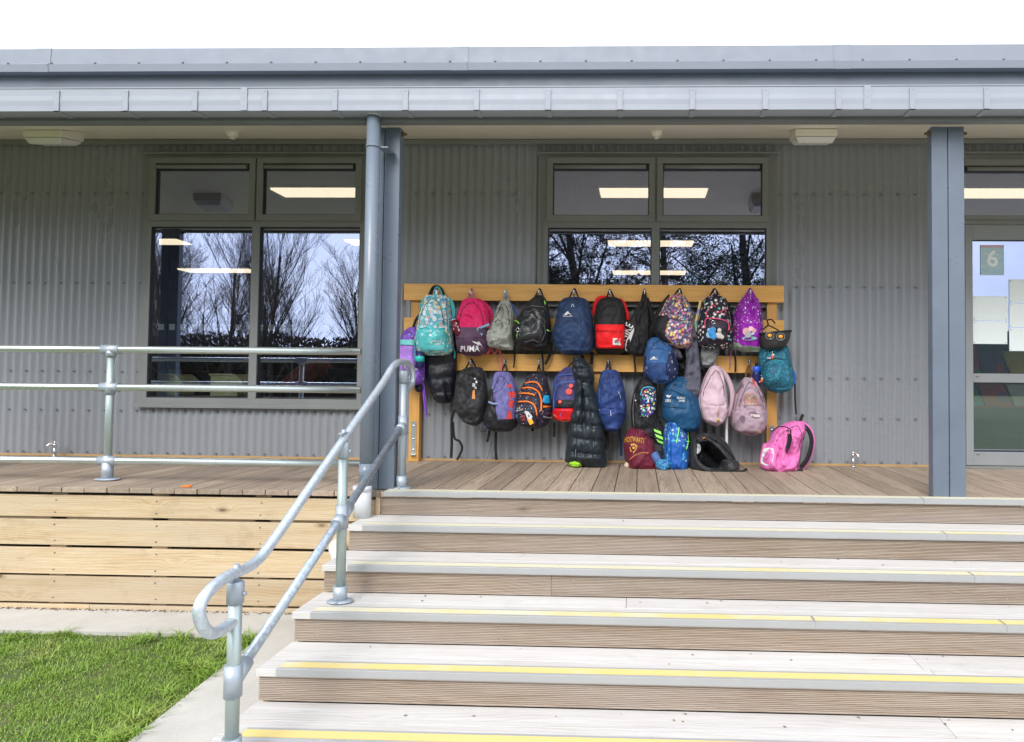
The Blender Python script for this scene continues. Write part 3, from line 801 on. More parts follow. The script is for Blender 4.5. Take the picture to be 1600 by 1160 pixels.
MB().tube(path, .0208, 18).build('top_rail', M_['galv'], hr)
j = hp(437, 822)
B0 = hp(632, 660); B1 = hp(378, 1042)
dB = Vector((0, B1.y - B0.y, B1.z - B0.z)).normalized()
LX = HX
MB().tube([yz(B0.y, B0.z), yz(B1.y, B1.z)], .0208, 18).build('lower_rail', galv('galvanised_spangled', (.30, .35, .40), (.52, .58, .64), .75), hr)
P = [hp(361, 1155).y, hp(533, 942).y, .272]
bases = [-RI * 5 + 0.0, -RI * 3, 0.0]
def rail_z(y):     # centre of lower rail at y
    return B0.z + (y - B0.y) * dB.z / dB.y
tops = [hp(366, 908).z, hp(536, 690).z, hp(630, 578).z]
for i, (y, zb, ztp) in enumerate(zip(HY, bases, tops)):
    MB().tube([(HX, y, zb), (HX, y, ztp - .015)], .024, 20).build('handrail_post', M_['galv_post'] if i < 2 else M_['fitting'], hr)
    m = MB()
    m.tube([(HX, y, ztp - .085), (HX, y, ztp - .01), (HX, y, ztp - .004)], [.030, .030, .026], 20)
    m.tube([(HX, y, ztp - .01), (HX, y, ztp + .06)], .011, 10)
    m.box(HX - .012, HX + .012, y - .035, y + .035, ztp + .038, ztp + .046)
    m.cyl((HX + .028, y, ztp - .05), (HX + .040, y, ztp - .05), .008, 6)
    m.build('top_fitting', M_['fitting'], hr); m = MB(); zl = rail_z(y)
    m.tube([(HX, y, zl - .062), (HX, y, zl + .058)], .0315, 20)
    if i < 2: m.tube([(HX, y - dB.y * .01, zl), tuple(Vector((HX, y, zl)) - dB * .085)], .031, 20)
    if i > 0 and i < 3: m.tube([(HX, y, zl), tuple(Vector((HX, y, zl)) + dB * (.07))], .030, 20)
    m.build('rail_fitting', M_['fitting'], hr)
    MB().tube([(HX, y, zb + .006), (HX, y, zb + .085)], .0335, 20).build('base_socket', M_['fitting'], hr)
    fl_ = MB(); fl_.ball((HX, y, zb + .008), .072, 22, 6, (.95, .68, .14)); fl_.cyl((HX, y - .045, zb + .01), (HX, y - .045, zb + .018), .009, 6); fl_.build('base_flange', M_['fitting'], hr)

# ---- fittings on wall and soffit
def zs_at(y): return ZF + y * sl
def bulkhead(x0, x1, y0, label):
    y1 = y0 + .2; zt0 = zs_at(y0) ; o = thing('bulkhead_light', ((x0 + x1) / 2, y0 + .1, zt0 - .1), label, 'outdoor light', 'cream bulkhead lights under the verandah')
    h = zs_at(y1) - zs_at(y0)
    m = MB(); z = zs_at(y0)
    m.v = [(x0, y0, z - .052), (x1, y0, z - .052), (x1, y1, z - .052 + h * .6), (x0, y1, z - .052 + h * .6), (x0, y0, z - .002), (x1, y0, z - .002), (x1, y1, z + h), (x0, y1, z + h)]
    m.f = [(0, 3, 2, 1), (4, 5, 6, 7), (0, 1, 5, 4), (1, 2, 6, 5), (2, 3, 7, 6), (3, 0, 4, 7)]; m.s = [False] * 6
    m.build('housing', M_['cream'], o, bevel=.006)
    i = .028; m = MB(); zb = z - .054
    m.v = [(x0 + .004, y0 + .004, zb), (x1 - .004, y0 + .004, zb), (x1 - .004, y1 - .004, zb + h * .6), (x0 + .004, y1 - .004, zb + h * .6),
           (x0 + i, y0 + i, zb - .04), (x1 - i, y0 + i, zb - .04), (x1 - i, y1 - i, zb - .04 + h * .6), (x0 + i, y1 - i, zb - .04 + h * .6)]
    m.f = [(3, 2, 1, 0), (4, 5, 6, 7), (0, 1, 5, 4), (1, 2, 6, 5), (2, 3, 7, 6), (3, 0, 4, 7)]; m.f = [tuple(reversed(q)) for q in m.f]; m.s = [False] * 6
    m.build('lens', paint('frosted_lens', (.62, .60, .56), .3), o, bevel=.006)
LYY = .5
bulkhead(at(34, 215, LYY).x, at(95, 215, LYY).x, LYY, 'cream bulkhead light on the soffit at the far left')
bulkhead(at(1243, 215, LYY).x, at(1309, 215, LYY).x, LYY, 'cream bulkhead light on the soffit right of the middle window')
for px, lb in ((363, 'small cream smoke detector on the soffit above the left window'), (1026, 'small cream smoke detector on the soffit above the middle window')):
    y = .74; p = at(px, 213, y); z = zs_at(y)
    o = thing('smoke_detector', (p.x, y, z - .02), lb, 'smoke detector', 'smoke detectors on the soffit')
    MB().tube([(p.x, y, z + .01), (p.x, y, z - .012), (p.x, y, z - .028), (p.x, y, z - .04)], [.044, .044, .036, .022], 20).build('housing', M_['cream'], o)
    MB().tube([(p.x, y, z - .04), (p.x, y, z - .052)], [.02, .017], 16).build('sensor', M_['cream'], o)
for px, lb in ((85, 'small metal tap on a short pipe low on the wall behind the left railing'), (1333, 'small metal tap standing on the deck by the wall left of the right post')):
    p = at(px, 712, 1.46); x = p.x; y = 1.46; s = -1 if px < 500 else 1
    o = thing('garden_tap', (x, y, 0), lb, 'tap', 'metal taps at the foot of the wall')
    MB().cyl((x, y, .0), (x, y, .085), .0095, 10).cyl((x, y, .0), (x, y, .012), .018, 10).build('riser_pipe', M_['chrome'], o)
    MB().tube(smooth_path([(x, y, .075), (x, y, .10), (x + s * .022, y - .02, .112), (x + s * .036, y - .035, .09)], 4), .011, 10).ball((x, y, .10), .017, 10, 6).build('spout', M_['chrome'], o)
    MB().cyl((x, y, .10), (x, y, .135), .006, 8).box(x - .022, x + .022, y - .005, y + .005, .131, .139).build('handle', M_['chrome'], o)

# ------------------------------------------------------------------ coat rack
RKY = 1.43
rack = thing('coat_rack', (-.35, RKY, 0), 'long orange pine coat rack with three boards and metal hooks against the corrugated wall', 'coat rack')
def rboard(px0, px1, py0, py1, y0, y1, seed=0):
    xm = (px0 + px1) / 2
    a = at(px0, (py0 + py1) / 2, y0).x; b = at(px1, (py0 + py1) / 2, y0).x
    z1 = at(xm, py0, y0).z; z0 = at(xm, py1, y0).z
    return MB().box(a, b, y0, y1, z0, z1).build('board', M_['rack'], rack, bevel=.002)
rboard(631, 1225, 445, 471, RKY, RKY + .035)
rboard(631, 1225, 498.5, 519, RKY + .004, RKY + .035)
rboard(662, 1197, 554.5, 581, RKY - .0, RKY + .035)
for a, b in ((640, 656), (1198, 1214), (925, 938)):
    x0, x1 = at(a, 600, RKY + .036).x, at(b, 600, RKY + .036).x
    MB().box(x0, x1, RKY + .0355, WY - .013, .0 if a != 925 else .0, at(640, 446, RKY).z - .002).build('upright', M_['rack_v'], rack, bevel=.002)
    if a != 925:
        xx0 = (x0 + x1) / 2; m = MB()
        m.box(xx0 - .022, xx0 + .022, RKY + .031, RKY + .0352, .06, .34).box(xx0 - .022, xx0 + .022, RKY - .0, RKY + .034, .0565, .0602)
        bk = m.build('bracket', M_['alu_rail'], rack)
        for z in (.10, .19, .30): MB().ball((xx0, RKY + .030, z), .010, 10, 6, (1, .6, 1)).build('bolt', M_['chrome'], bk)
def hook(px, py):
    p = at(px, py, RKY)
    x, z = p.x, p.z
    m = MB(); m.box(x - .009, x + .009, RKY - .004, RKY - .0002, z - .035, z + .035)
    m.tube(smooth_path([(x, RKY - .004, z - .005), (x, RKY - .03, z - .02), (x, RKY - .052, z - .005), (x, RKY - .055, z + .022)], 4), .0055, 8)
    m.tube(smooth_path([(x, RKY - .004, z - .022), (x, RKY - .022, z - .036), (x, RKY - .034, z - .030), (x, RKY - .036, z - .018)], 4), .005, 8)
    m.ball((x, RKY - .055, z + .024), .009, 8, 6); m.ball((x, RKY - .036, z - .016), .007, 8, 6)
    m.build('hook', M_['chrome'], rack)
for px in (682, 737, 791, 843, 897, 953, 1007, 1061, 1116, 1171): hook(px, 460)
for px in (683, 737, 790, 843, 897, 951, 1007, 1061, 1116, 1170): hook(px, 568)

# ------------------------------------------------------------------ bags
def lerp_rows(rows, t):
    # t in [0,1] along py ; rows sorted by py ; smooth interpolation of xl,xr
    y = rows[0][0] + (rows[-1][0] - rows[0][0]) * t
    for i in range(len(rows) - 1):
        if y <= rows[i + 1][0] or i == len(rows) - 2:
            a, b = rows[i], rows[i + 1]; u = (y - a[0]) / (b[0] - a[0]); u = max(0, min(1, u))
            p = rows[max(i - 1, 0)]; q = rows[min(i + 2, len(rows) - 1)]
            out = []
            for j in (1, 2):
                m1 = (b[j] - p[j]) / max(b[0] - p[0], 1e-6) * (b[0] - a[0]); m2 = (q[j] - a[j]) / max(q[0] - a[0], 1e-6) * (b[0] - a[0])
                if i == 0: m1 = (b[j] - a[j]) * 1.4
                if i == len(rows) - 2: m2 = (b[j] - a[j]) * 1.4
                u2, u3 = u * u, u ** 3
                out.append((2 * u3 - 3 * u2 + 1) * a[j] + (u3 - 2 * u2 + u) * m1 + (-2 * u3 + 3 * u2) * b[j] + (u3 - u2) * m2)
            return y, out[0], out[1]
PROF = {'pack': [(0, .30), (.12, .62), (.35, .82), (.7, 1.0), (.92, .85), (1, .40)],
        'sack': [(0, .22), (.2, .45), (.5, .72), (.8, 1.0), (.95, .8), (1, .30)],
        'floor': [(0, .35), (.15, .65), (.5, .9), (.85, 1.05), (1, .9)],
        'flat': [(0, .5), (.1, .9), (.5, 1), (.9, 1), (1, .55)],
        'patch': [(0, 1), (1, 1)]}
def interp(tab, t):
    for (a, va), (b, vb) in zip(tab[:-1], tab[1:]):
        if t <= b:
            u = (t - a) / (b - a); u = u * u * (3 - 2 * u); return va + (vb - va) * u
    return tab[-1][1]

class Bag:
    def __init__(s, name, label, cat, rows, Ym, depth, mat, prof='pack', wr=.007, seed=0, creases=(), part='body', root=None, nu=44, nv=54, p=2.6, group=None, quilt=None, open_=None):
        s.rows, s.Ym, s.depth, s.prof, s.wr, s.seed, s.p = rows, Ym, depth, PROF[prof], wr, seed, p
        s.quilt = quilt
        s.cre = [(at(a, b, Ym), at(c, d, Ym), w, h) for a, b, c, d, w, h in creases]
        yb = rows[-1][0]; xm = (rows[-1][1] + rows[-1][2]) / 2
        base = at(xm, yb, Ym)
        s.root = root or thing(name, (base.x, Ym, base.z), label, cat, group)
        s.zt = at(xm, rows[0][0], Ym).z; s.zb = base.z
        m = MB(); us = [math.sin(math.pi / 2 * (-1 + 2 * i / nu)) for i in range(nu + 1)]
        nb = 12; ub = [math.sin(math.pi / 2 * (1 - 2 * i / nb)) for i in range(1, nb)]
        per = nu + 1 + nb - 1
        for j in range(nv + 1):
            t = .5 - .5 * math.cos(math.pi * j / nv) if nv > 20 else j / nv
            y, xl, xr = lerp_rows(rows, t)
            for u in us:
                px = (xl + xr) / 2 + (xr - xl) / 2 * u; w = at(px, y, Ym); m.v.append((w.x, s.front(w.x, w.z, t, u), w.z))
            for u in ub:
                px = (xl + xr) / 2 + (xr - xl) / 2 * u; w = at(px, y, Ym)
                d = depth * .32 * interp(s.prof, t) * (1 - abs(u) ** 2.5) ** .5; m.v.append((w.x, Ym + d, w.z))
        for j in range(nv):
            for i in range(per):
                i2 = (i + 1) % per
                m.f.append((j * per + i, j * per + i2, (j + 1) * per + i2, (j + 1) * per + i)); m.s.append(True)
        for j, rev in ((0, False), (nv, True)):
            c = [m.v[j * per + i] for i in range(per)]; n = len(m.v); m.v.append(tuple(sum(q[k] for q in c) / per for k in range(3)))
            for i in range(per):
                i2 = (i + 1) % per
                m.f.append((n, j * per + i2, j * per + i) if not rev else (n, j * per + i, j * per + i2)); m.s.append(True)
        s.body = m.build(part, mat, s.root)
        if name == 'backpack': s.seams()
    def seams(s):
        dark = SEAM
        def P(t, u):
            y, xl, xr = lerp_rows(s.rows, t); px = (xl + xr) / 2 + (xr - xl) / 2 * u
            w = at(px, y, s.Ym); return Vector((w.x, s.front(w.x, w.z, t, u) - .0012, w.z))
        for sg in (-1, 1):
            MB().tube([P(.07 + .86 * i / 26, sg * .86) for i in range(27)], .0017, 5).build('side_seam', dark, s.root)
        k = 30; pts = []
        for i in range(k + 1):
            a = math.pi * i / k; pts.append(P(.50 - .42 * math.sin(a) ** .8, -.70 * math.cos(a)))
        MB().tube(pts, .0026, 5).build('main_zip', dark, s.root)
        a, b_ = pts[int(k * .32)], pts[int(k * .32)] + Vector((.002, -.004, -.028))
        MB().tube([a, b_], .0028, 5).build('zip_pull', dark, s.root)
    def front(s, x, z, t, u):
        h = max(0, 1 - abs(u) ** s.p) ** (1 / 2.1)
        d = s.depth * .68 * interp(s.prof, t) * h
        q = Vector((x * 5.5 + s.seed * 3.1, s.seed * 1.7, z * 3.5))
        wv = noise.noise(q * .9)
        a = noise.noise(Vector((x * 9 + z * 5 + wv * 2.5 + s.seed, s.seed, z * 7 - x * 4)))
        b = noise.noise(Vector((x * 26 - z * 13 + wv * 4, s.seed * 2.3, z * 17 + x * 9)))
        c = noise.noise(Vector((x * 60, s.seed * 2.3, z * 45)))
        d += s.wr * 2.1 * ((1 - abs(a) * 3.4) * .9 + (.5 - abs(b) * 2.4) * .6 + c * .25) * min(1, h * 1.6)
        for p0, p1, w, hh in s.cre:
            ax, az = p1.x - p0.x, p1.z - p0.z; L2 = ax * ax + az * az + 1e-9
            k = max(0, min(1, ((x - p0.x) * ax + (z - p0.z) * az) / L2)); dd = math.hypot(x - p0.x - k * ax, z - p0.z - k * az)
            d -= hh * math.exp(-(dd / w) ** 2)
        if s.quilt:
            pit, amp, sl_ = s.quilt; zz_ = z + sl_ * (x - s.root.location.x) + .004 * noise.noise(Vector((x * 20, 0, z * 9 + s.seed)))
            f = (zz_ / pit) % 1.0; d += amp * (max(0, 1 - (2 * f - 1) ** 2) ** .45 - .8) * min(1, h * 2)
        return s.Ym - d
    def surf(s, x, z):
        # invert: find pixel row parameter
        t = (s.zt - z) / max(1e-6, s.zt - s.zb); t = max(0, min(1, t))
        y, xl, xr = lerp_rows(s.rows, t); a = at(xl, y, s.Ym).x; b = at(xr, y, s.Ym).x
        u = (x - (a + b) / 2) / max(1e-6, (b - a) / 2)
        return s.front(x, z, t, max(-.995, min(.995, u)))
    def pt(s, px, py, off=.0):
        w = at(px, py, s.Ym); y = s.surf(w.x, w.z) - off; w2 = at(px, py, y); return Vector((w2.x, s.surf(w2.x, w2.z) - off, w2.z))
    def pocket(s, rows, th, mat, name='front_pocket', on=None, n=(22, 20), edge=.22, parent=None, wr=0):
        """padded panel sewn on the front, following the surface beneath it"""
        m = MB(); nu, nv = n
        for j in range(nv + 1):
            t = .5 - .5 * math.cos(math.pi * j / nv); y, xl, xr = lerp_rows(rows, t)
            for i in range(nu + 1):
                u = math.sin(math.pi / 2 * (-1 + 2 * i / nu)); px = (xl + xr) / 2 + (xr - xl) / 2 * u
                e = min(1, (1 - abs(u)) / edge) * 1.0; e2 = min(1, min(t, 1 - t) / (edge * .6)); k = (min(e, 1) * min(e2, 1)) ** .5
                w = s.pt(px, y, 0)
                m.v.append((w.x, w.y - th * k + (.006 if k == 0 else 0) - wr * noise.noise(Vector((w.x * 30, s.seed, w.z * 25))) * k, w.z))
        for j in range(nv):
            for i in range(nu):
                a = j * (nu + 1) + i; m.f.append((a, a + 1, a + nu + 2, a + nu + 1)); m.s.append(True)
        return m.build(name, mat, parent or s.root)
    def line(s, pts, r, mat, name='zip', off=.002, k=5, parent=None):
        P = smooth_path([(a, b, 0) for a, b in pts], k)
        return MB().tube([s.pt(q.x, q.y, off) for q in P], r, 6).build(name, mat, parent or s.root)
    def poly(s, pts, mat, name='print', off=.004, parent=None):
        m = MB(); P = [s.pt(a, b, off) for a, b in pts]; n = len(P)
        c = sum(P, Vector()) / n
        m.v = [tuple(p) for p in P]; m.f = [tuple(range(n))]; m.s = [True]
        return m.build(name, mat, parent or s.root)
    def disc(s, px, py, r, mat, name='print', off=.004, n=14, sq=1.0):
        return s.poly([(px + r * math.cos(6.283 * i / n), py + r * sq * math.sin(6.283 * i / n)) for i in range(n)], mat, name, off)
    def text(s, body, px, py, w, h, mat, rot=0, shear=0, off=.008, bold=.02, arc=0, name='lettering', extra=0, parent=None):
        """flat print; (px,py) lower left corner, w,h in pixels of the photograph"""
        cu = bpy.data.curves.new('lettering', 'FONT'); cu.body = body; cu.offset = bold; cu.resolution_u = 3; cu.space_character = 1.05
        o = bpy.data.objects.new('lettering', cu); col.objects.link(o)
        dg = bpy.context.evaluated_depsgraph_get(); me = bpy.data.meshes.new_from_object(o.evaluated_get(dg))
        bpy.data.objects.remove(o)
        V = [v.co.copy() for v in me.vertices]
        x0 = min(v.x for v in V); x1 = max(v.x for v in V); y0 = min(v.y for v in V); y1 = max(v.y for v in V)
        for v, q in zip(me.vertices, V):
            a = (q.x - x0) / (x1 - x0) * w; b = (q.y - y0) / (y1 - y0) * h
            b += arc * (1 - (2 * a / w - 1) ** 2); a += shear * b
            X = px + a * math.cos(rot) + b * math.sin(rot); Y = py + a * math.sin(rot) - b * math.cos(rot)
            w3 = s.pt(X, Y, off + extra) - s.root.location; v.co = w3
        me.materials.clear(); me.materials.append(mat)
        o = bpy.data.objects.new(name, me); col.objects.link(o); o.parent = parent or s.root
        if parent: 
            pass
        return o
    def strap(s, pts, wpx, mat, name='strap', Y=None, th=.004, k=5):
        """webbing strap; pts are (px,py[,Y])"""
        Yd = Y if Y is not None else s.Ym - .01
        P = smooth_path([at(q[0], q[1], q[2] if len(q) > 2 else Yd) for q in pts], k)
        return MB().ribbon(P, wpx / 186., th).build(name, mat, s.root)
    def cord(s, pts, r, mat, name='cord', Y=None, k=5):
        Yd = Y if Y is not None else s.Ym - .01
        P = smooth_path([at(q[0], q[1], q[2] if len(q) > 2 else Yd) for q in pts], k)
        return MB().tube(P, r, 6).build(name, mat, s.root)

SEAM = fabric('seam_tape', (.035, .033, .036), rough=.6)
def fb(name, c, **k): return fabric(name, c, **k)
BLK = fb('black_nylon', (.013, .013, .015), rough=.6, var=.3); BLKW = fb('black_webbing', (.012, .012, .013), rough=.7, weave=.6)
SHINY = fb('glossy_black', (.018, .019, .022), rough=.32, spec=.5)
NAVY = fb('navy_nylon', (.018, .040, .105), var=.2); NAVY2 = fb('royal_navy', (.018, .042, .16), rough=.55, var=.25)
WHT = paint('white_print', (.75, .75, .75), .6); SILV = M_['chrome']
ORG = paint('orange_trim', (.85, .20, .02), .5); GRN = paint('lime_trim', (.30, .80, .12), .5); REDM = paint('red_print', (.75, .06, .05), .5)
YCOL = .10  # nominal depth
HB = RKY - .03

# ---- teal flowered pack
pf = p_cells([(.75, .78, .80), (.70, .62, .25), (.55, .70, .80), (.10, .32, .55), (.78, .74, .72), (.62, .42, .35)], 34, .60, True)
TEAL = fb('teal_flowers', (.12, .45, .50), pattern=pf, rough=.5); TEALP = fb('teal_plain', (.07, .46, .48), rough=.42); TEALG = fb('teal_gloss', (.10, .52, .54), rough=.22, pattern=p_cells([(.7, .65, .3), (.6, .75, .75), (.75, .7, .7)], 26, .3, True, dens=.35), spec=.6)
b = Bag('backpack', 'teal flowered backpack with glossy front pocket, first on the top row of hooks', 'backpack',
        [(462, 666, 698), (466, 663, 701), (485, 658, 704), (508, 653, 707), (530, 650, 709), (546, 651, 709), (553, 658, 703), (556, 668, 692)], HB - .08, .21, TEAL, seed=1, wr=.006, group='backpacks on the coat rack')
b.pocket([(512, 657, 694), (520, 655, 696), (545, 656, 697), (549, 660, 693)], .022, TEALG)
b.line([(657, 514), (668, 512), (676, 520), (688, 513), (695, 512)], .003, TEALP, 'pocket_zip', .02)
b.line([(656, 520), (656, 540), (662, 549), (680, 552), (694, 549), (699, 540), (700, 515), (698, 490)], .0035, TEALP, 'piping', .003)
b.strap([(677, 464), (680, 452), (684, 449), (689, 456), (691, 464)], 2.6, TEALP, 'handle', Y=RKY - .06)
b.strap([(666, 466), (661, 472), (658, 482)], 6, TEALP, Y=HB - .07); b.strap([(697, 465), (704, 471), (708, 481), (709, 492), (706, 502)], 6, TEALP, Y=HB - .07, th=.012)
b.strap([(671, 462), (676, 451), (682, 448), (689, 452), (693, 462)], 5, BLK, 'dark_loop', Y=RKY - .02)
b.strap([(646, 545), (645, 556), (644, 560)], 2, TEALP, Y=HB - .05); b.strap([(709, 545), (710.5, 552), (710, 560)], 2.2, TEALP, Y=HB - .05)
b.text('HAPPY', 675, 535, 13, 3.2, WHT, extra=.024); b.text('TEDDY', 677, 539.5, 11, 3.2, WHT, extra=.024)
# drink can in its side pocket
p0 = at(709, 501, HB - .17); p1 = at(718, 523, HB - .17)
can = thing('drink_can', p1, 'maroon drink can tucked in the side pocket of the teal flowered backpack', 'drink can')
MB().tube([p1, p0], .031, 20).build('can_body', paint('maroon_can', (.16, .012, .03), .3), can)
MB().tube([p0, p0 + (p0 - p1).normalized() * .008], [.031, .026], 20).build('can_rim', SILV, can)
d = (p0 - p1); sidev = Vector((d.z, 0, -d.x)).normalized()
m = MB()
for a, q, w in ((.25, .2, .016), (.48, .35, .011), (.72, .25, .014), (.45, -.6, .008)):
    c = p1 + d * a + sidev * .031 * q; m.ball((c.x, c.y - .0285 * math.sqrt(1 - q * q) + .001, c.z), w, 8, 5, (1, .12, 1))
m.build('can_print', WHT, can)
# ---- purple pack at the far left of the rack
pw = p_cells([(.65, .62, .80), (.20, .25, .65), (.75, .55, .75)], 24, .3, False, dens=.6)
PURP = fb('purple_paws', (.20, .08, .45), pattern=pw, rough=.5); PURPL = fb('lilac', (.33, .16, .55), rough=.5, pattern=p_cells([(.75, .72, .85), (.6, .55, .85), (.12, .1, .4)], 19, .36, dens=.6))
b = Bag('backpack', 'purple paw print backpack with aqua band, hanging leftmost behind the handrail', 'backpack',
        [(512, 640, 652), (522, 630, 656), (532, 624, 660), (560, 622, 663), (585, 625, 664), (598, 632, 662), (602, 640, 656)], HB - .06, .17, PURP, seed=2, group='backpacks on the coat rack')
b.pocket([(538, 623, 646), (546, 621.5, 648), (590, 624, 648), (598, 630, 645)], .03, PURPL); b.pocket([(531, 623, 647), (537, 623, 648), (540, 623, 648)], .028, fb('aqua_band', (.16, .5, .5)), 'aqua_band', edge=.1)
b.strap([(661, 596), (664, 620), (666, 652)], 2.4, fb('violet_webbing', (.22, .06, .5)), Y=HB - .06); b.strap([(660, 580), (661, 612), (666, 654)], 1.6, fb('violet_webbing2', (.25, .08, .55)), Y=HB - .07)
b.strap([(645, 514), (650, 500), (656, 492)], 4, BLK, 'handle', Y=HB); b.strap([(648, 540), (648, 570), (646, 600)], 2.4, TEALP, 'side_strap', Y=HB - .16)
p1 = at(656, 575, HB - .15)
bo = thing('drink_bottle', p1, 'dark bottle with turquoise lid in the side pocket of the purple backpack', 'drink bottle')
MB().tube([p1, p1 + Vector((0, 0, .075)), p1 + Vector((0, 0, .13))], [.033, .033, .03], 20).build('bottle_body', paint('bottle_navy', (.03, .03, .12), .3), bo)
z = .045; MB().tube([p1 + Vector((0, 0, .05)), p1 + Vector((0, 0, .09)), p1 + Vector((0, 0, .1))], [.036, .036, .028], 20).build('lid', paint('turquoise_lid', (.02, .50, .42), .35), bo)
Bag('pouch', 'small black fabric pouch hanging low beside the left rack upright', 'pouch', [(600, 652, 662), (604, 649, 663), (610, 650, 662), (613, 654, 660)], HB - .05, .07, BLK, seed=4)
# ---- black quilted jacket under the teal pack
PUF = fb('black_puffer', (.008, .009, .015), rough=.45, weave=.1, spec=.4)
Bag('jacket', 'black quilted jacket hanging below the teal flowered backpack', 'jacket',
    [(500, 674, 700), (530, 664, 712), (560, 662, 714), (590, 665, 713), (612, 672, 712), (622, 676, 708), (630, 684, 702)], HB + .0, .12, PUF, 'flat', seed=5, wr=.003, creases=[(676, 615, 690, 640, .02, .05), (700, 600, 706, 640, .015, .03)], quilt=(.118, .024, -.05))
# ---- pink and plum pack with lettering
PINK = fb('hot_pink', (.72, .018, .13), rough=.55, var=.1); PLUM = fb('plum', (.105, .052, .10), rough=.6)
b = Bag('backpack', 'hot pink and plum backpack with white PUMA lettering, second on the top row', 'backpack',
        [(467, 729, 748), (471, 723, 757), (490, 715.5, 765), (512, 713.5, 767), (535, 714, 765), (550, 718, 760), (556, 727, 750)], HB - .07, .19, PINK, seed=7, wr=.006, creases=[(735, 470, 737, 508, .006, .008), (747, 470, 752, 505, .006, .008), (726, 478, 722, 508, .006, .006)], group='backpacks on the coat rack')
b.pocket([(511.5, 714.5, 762), (520, 713, 764), (540, 714, 763), (551, 719, 759), (556.6, 728, 750)], .012, PLUM, edge=.1, n=(30, 26))
b.text('PUMA', 720.5, 550.5, 28, 9.5, WHT, -.04, bold=.02, extra=.018)
b.poly([(736, 532.5), (741, 534), (745, 535), (748, 533.5), (751, 538), (753, 542.5), (750.5, 539.5), (747.5, 538.5), (747, 541.5), (744.5, 537.8), (740, 536)], WHT, 'cat_logo', .021)
b.line([(714, 530), (735, 528), (757, 527)], .0022, fb('dark_plum', (.05, .02, .045)), 'seam', .014)
b.strap([(730, 468), (736, 453), (738, 453), (744, 468)], 2.2, fb('pink_loop', (.7, .15, .2)), 'handle', Y=RKY - .05)
b.strap([(748, 469), (759, 476), (768, 490), (770, 505), (760, 515)], 5, PINK, Y=HB - .05, th=.012)
SALM = fb('salmon_webbing', (.62, .13, .15))
b.strap([(768, 535), (764, 548), (759, 555)], 4, SALM, Y=HB - .03); b.strap([(768, 540), (769, 549), (773, 552), (777, 547), (779, 543), (782, 556), (783, 580)], 3, SALM, Y=HB - .03)
# ---- light grey cinch bag
GREY = fb('light_grey_ripstop', (.36, .37, .33), rough=.45, var=.08, weave=.1)
LBL = fb('pale_blue', (.18, .36, .48))
b = Bag('backpack', 'crumpled light grey backpack with pale blue straps, third on the top row', 'backpack',
        [(470, 783, 794), (475, 780, 798), (495, 772, 803), (515, 764, 803.5), (532, 759, 803), (541, 763, 803), (547, 785, 802)], HB - .07, .18, GREY, 'sack', seed=9, wr=.018, creases=[(788, 480, 788, 512, .008, .04), (772, 505, 780, 500, .008, .015), (781, 520, 800, 522, .006, .012)], group='backpacks on the coat rack')
b.strap([(784, 473), (776, 488), (764, 512), (755, 528), (754, 537)], 6, LBL, Y=HB - .05, th=.01); b.strap([(797, 474), (803, 482), (808, 494)], 4, fb('denim_blue', (.06, .11, .3)), Y=HB - .03)
b.strap([(786, 472), (789, 456), (792, 456), (795, 474)], 2.6, fb('grey_blue_loop', (.25, .36, .42)), 'handle', Y=RKY - .055)
b.strap([(765, 507), (752, 512), (746, 515), (746, 521), (754, 523)], 3.5, LBL, Y=HB - .19, th=.006)
b.line([(774, 504), (779, 500), (782, 502)], .003, BLK, 'cord', .004)
# ---- black pack with honeycomb front
b = Bag('backpack', 'glossy black backpack with moulded hexagon panels and green zip tags, fourth on the top row', 'backpack',
        [(462, 838, 848), (468, 830, 853), (480, 820, 857), (500, 808, 860), (522, 801, 861), (538, 808, 859), (545, 820, 855), (548, 832, 848)], HB - .07, .23, BLK, seed=11, wr=.008, group='backpacks on the coat rack')
b.pocket([(484, 822, 852), (492, 818, 856), (515, 812, 855), (530, 810, 851), (538, 818, 848)], .028, SHINY, 'front_panel', edge=.3)
GL = paint('grey_seam', (.22, .22, .22), .4)
for L_ in ([(820, 494), (832, 492), (838, 503), (831, 512), (815, 510)], [(832, 492), (845, 494), (853, 504)], [(838, 503), (850, 510), (851, 520), (847, 533)], [(815, 510), (812, 524), (820, 535), (833, 531), (843, 536)], [(825, 488), (836, 484), (850, 492)], [(818, 482), (832, 478), (850, 480), (857, 492)]):
    b.line(L_, .0016, GL, 'seam', .028, k=1)
for q in ([(804, 501), (809, 503), (812, 506)], [(850, 470), (852, 476)], [(855, 516), (860, 518)]): b.line(q, .005, GRN, 'zip_tag', .012)
b.line([(808, 518), (808.5, 524), (808, 530)], .0025, GRN, 'zip_pull', .03); m = MB(); c = b.pt(809.5, 516, .032)
m.tube([(c.x + .014 * math.cos(a * .5236), c.y, c.z + .014 * math.sin(a * .5236)) for a in range(13)], .002, 6); m.build('key_ring', SILV, b.root)
b.strap([(835, 466), (841, 455), (844, 452), (848, 462), (852, 474)], 2.4, BLKW, 'handle', Y=RKY - .055)
b.strap([(803, 540), (804, 560), (802.5, 575)], 2.4, BLKW, Y=HB - .02); b.strap([(846, 540), (848, 560), (849, 584)], 3.2, BLKW, Y=HB - .02); b.strap([(862, 535), (860, 552), (852, 570)], 4.5, BLKW, Y=HB - .03)
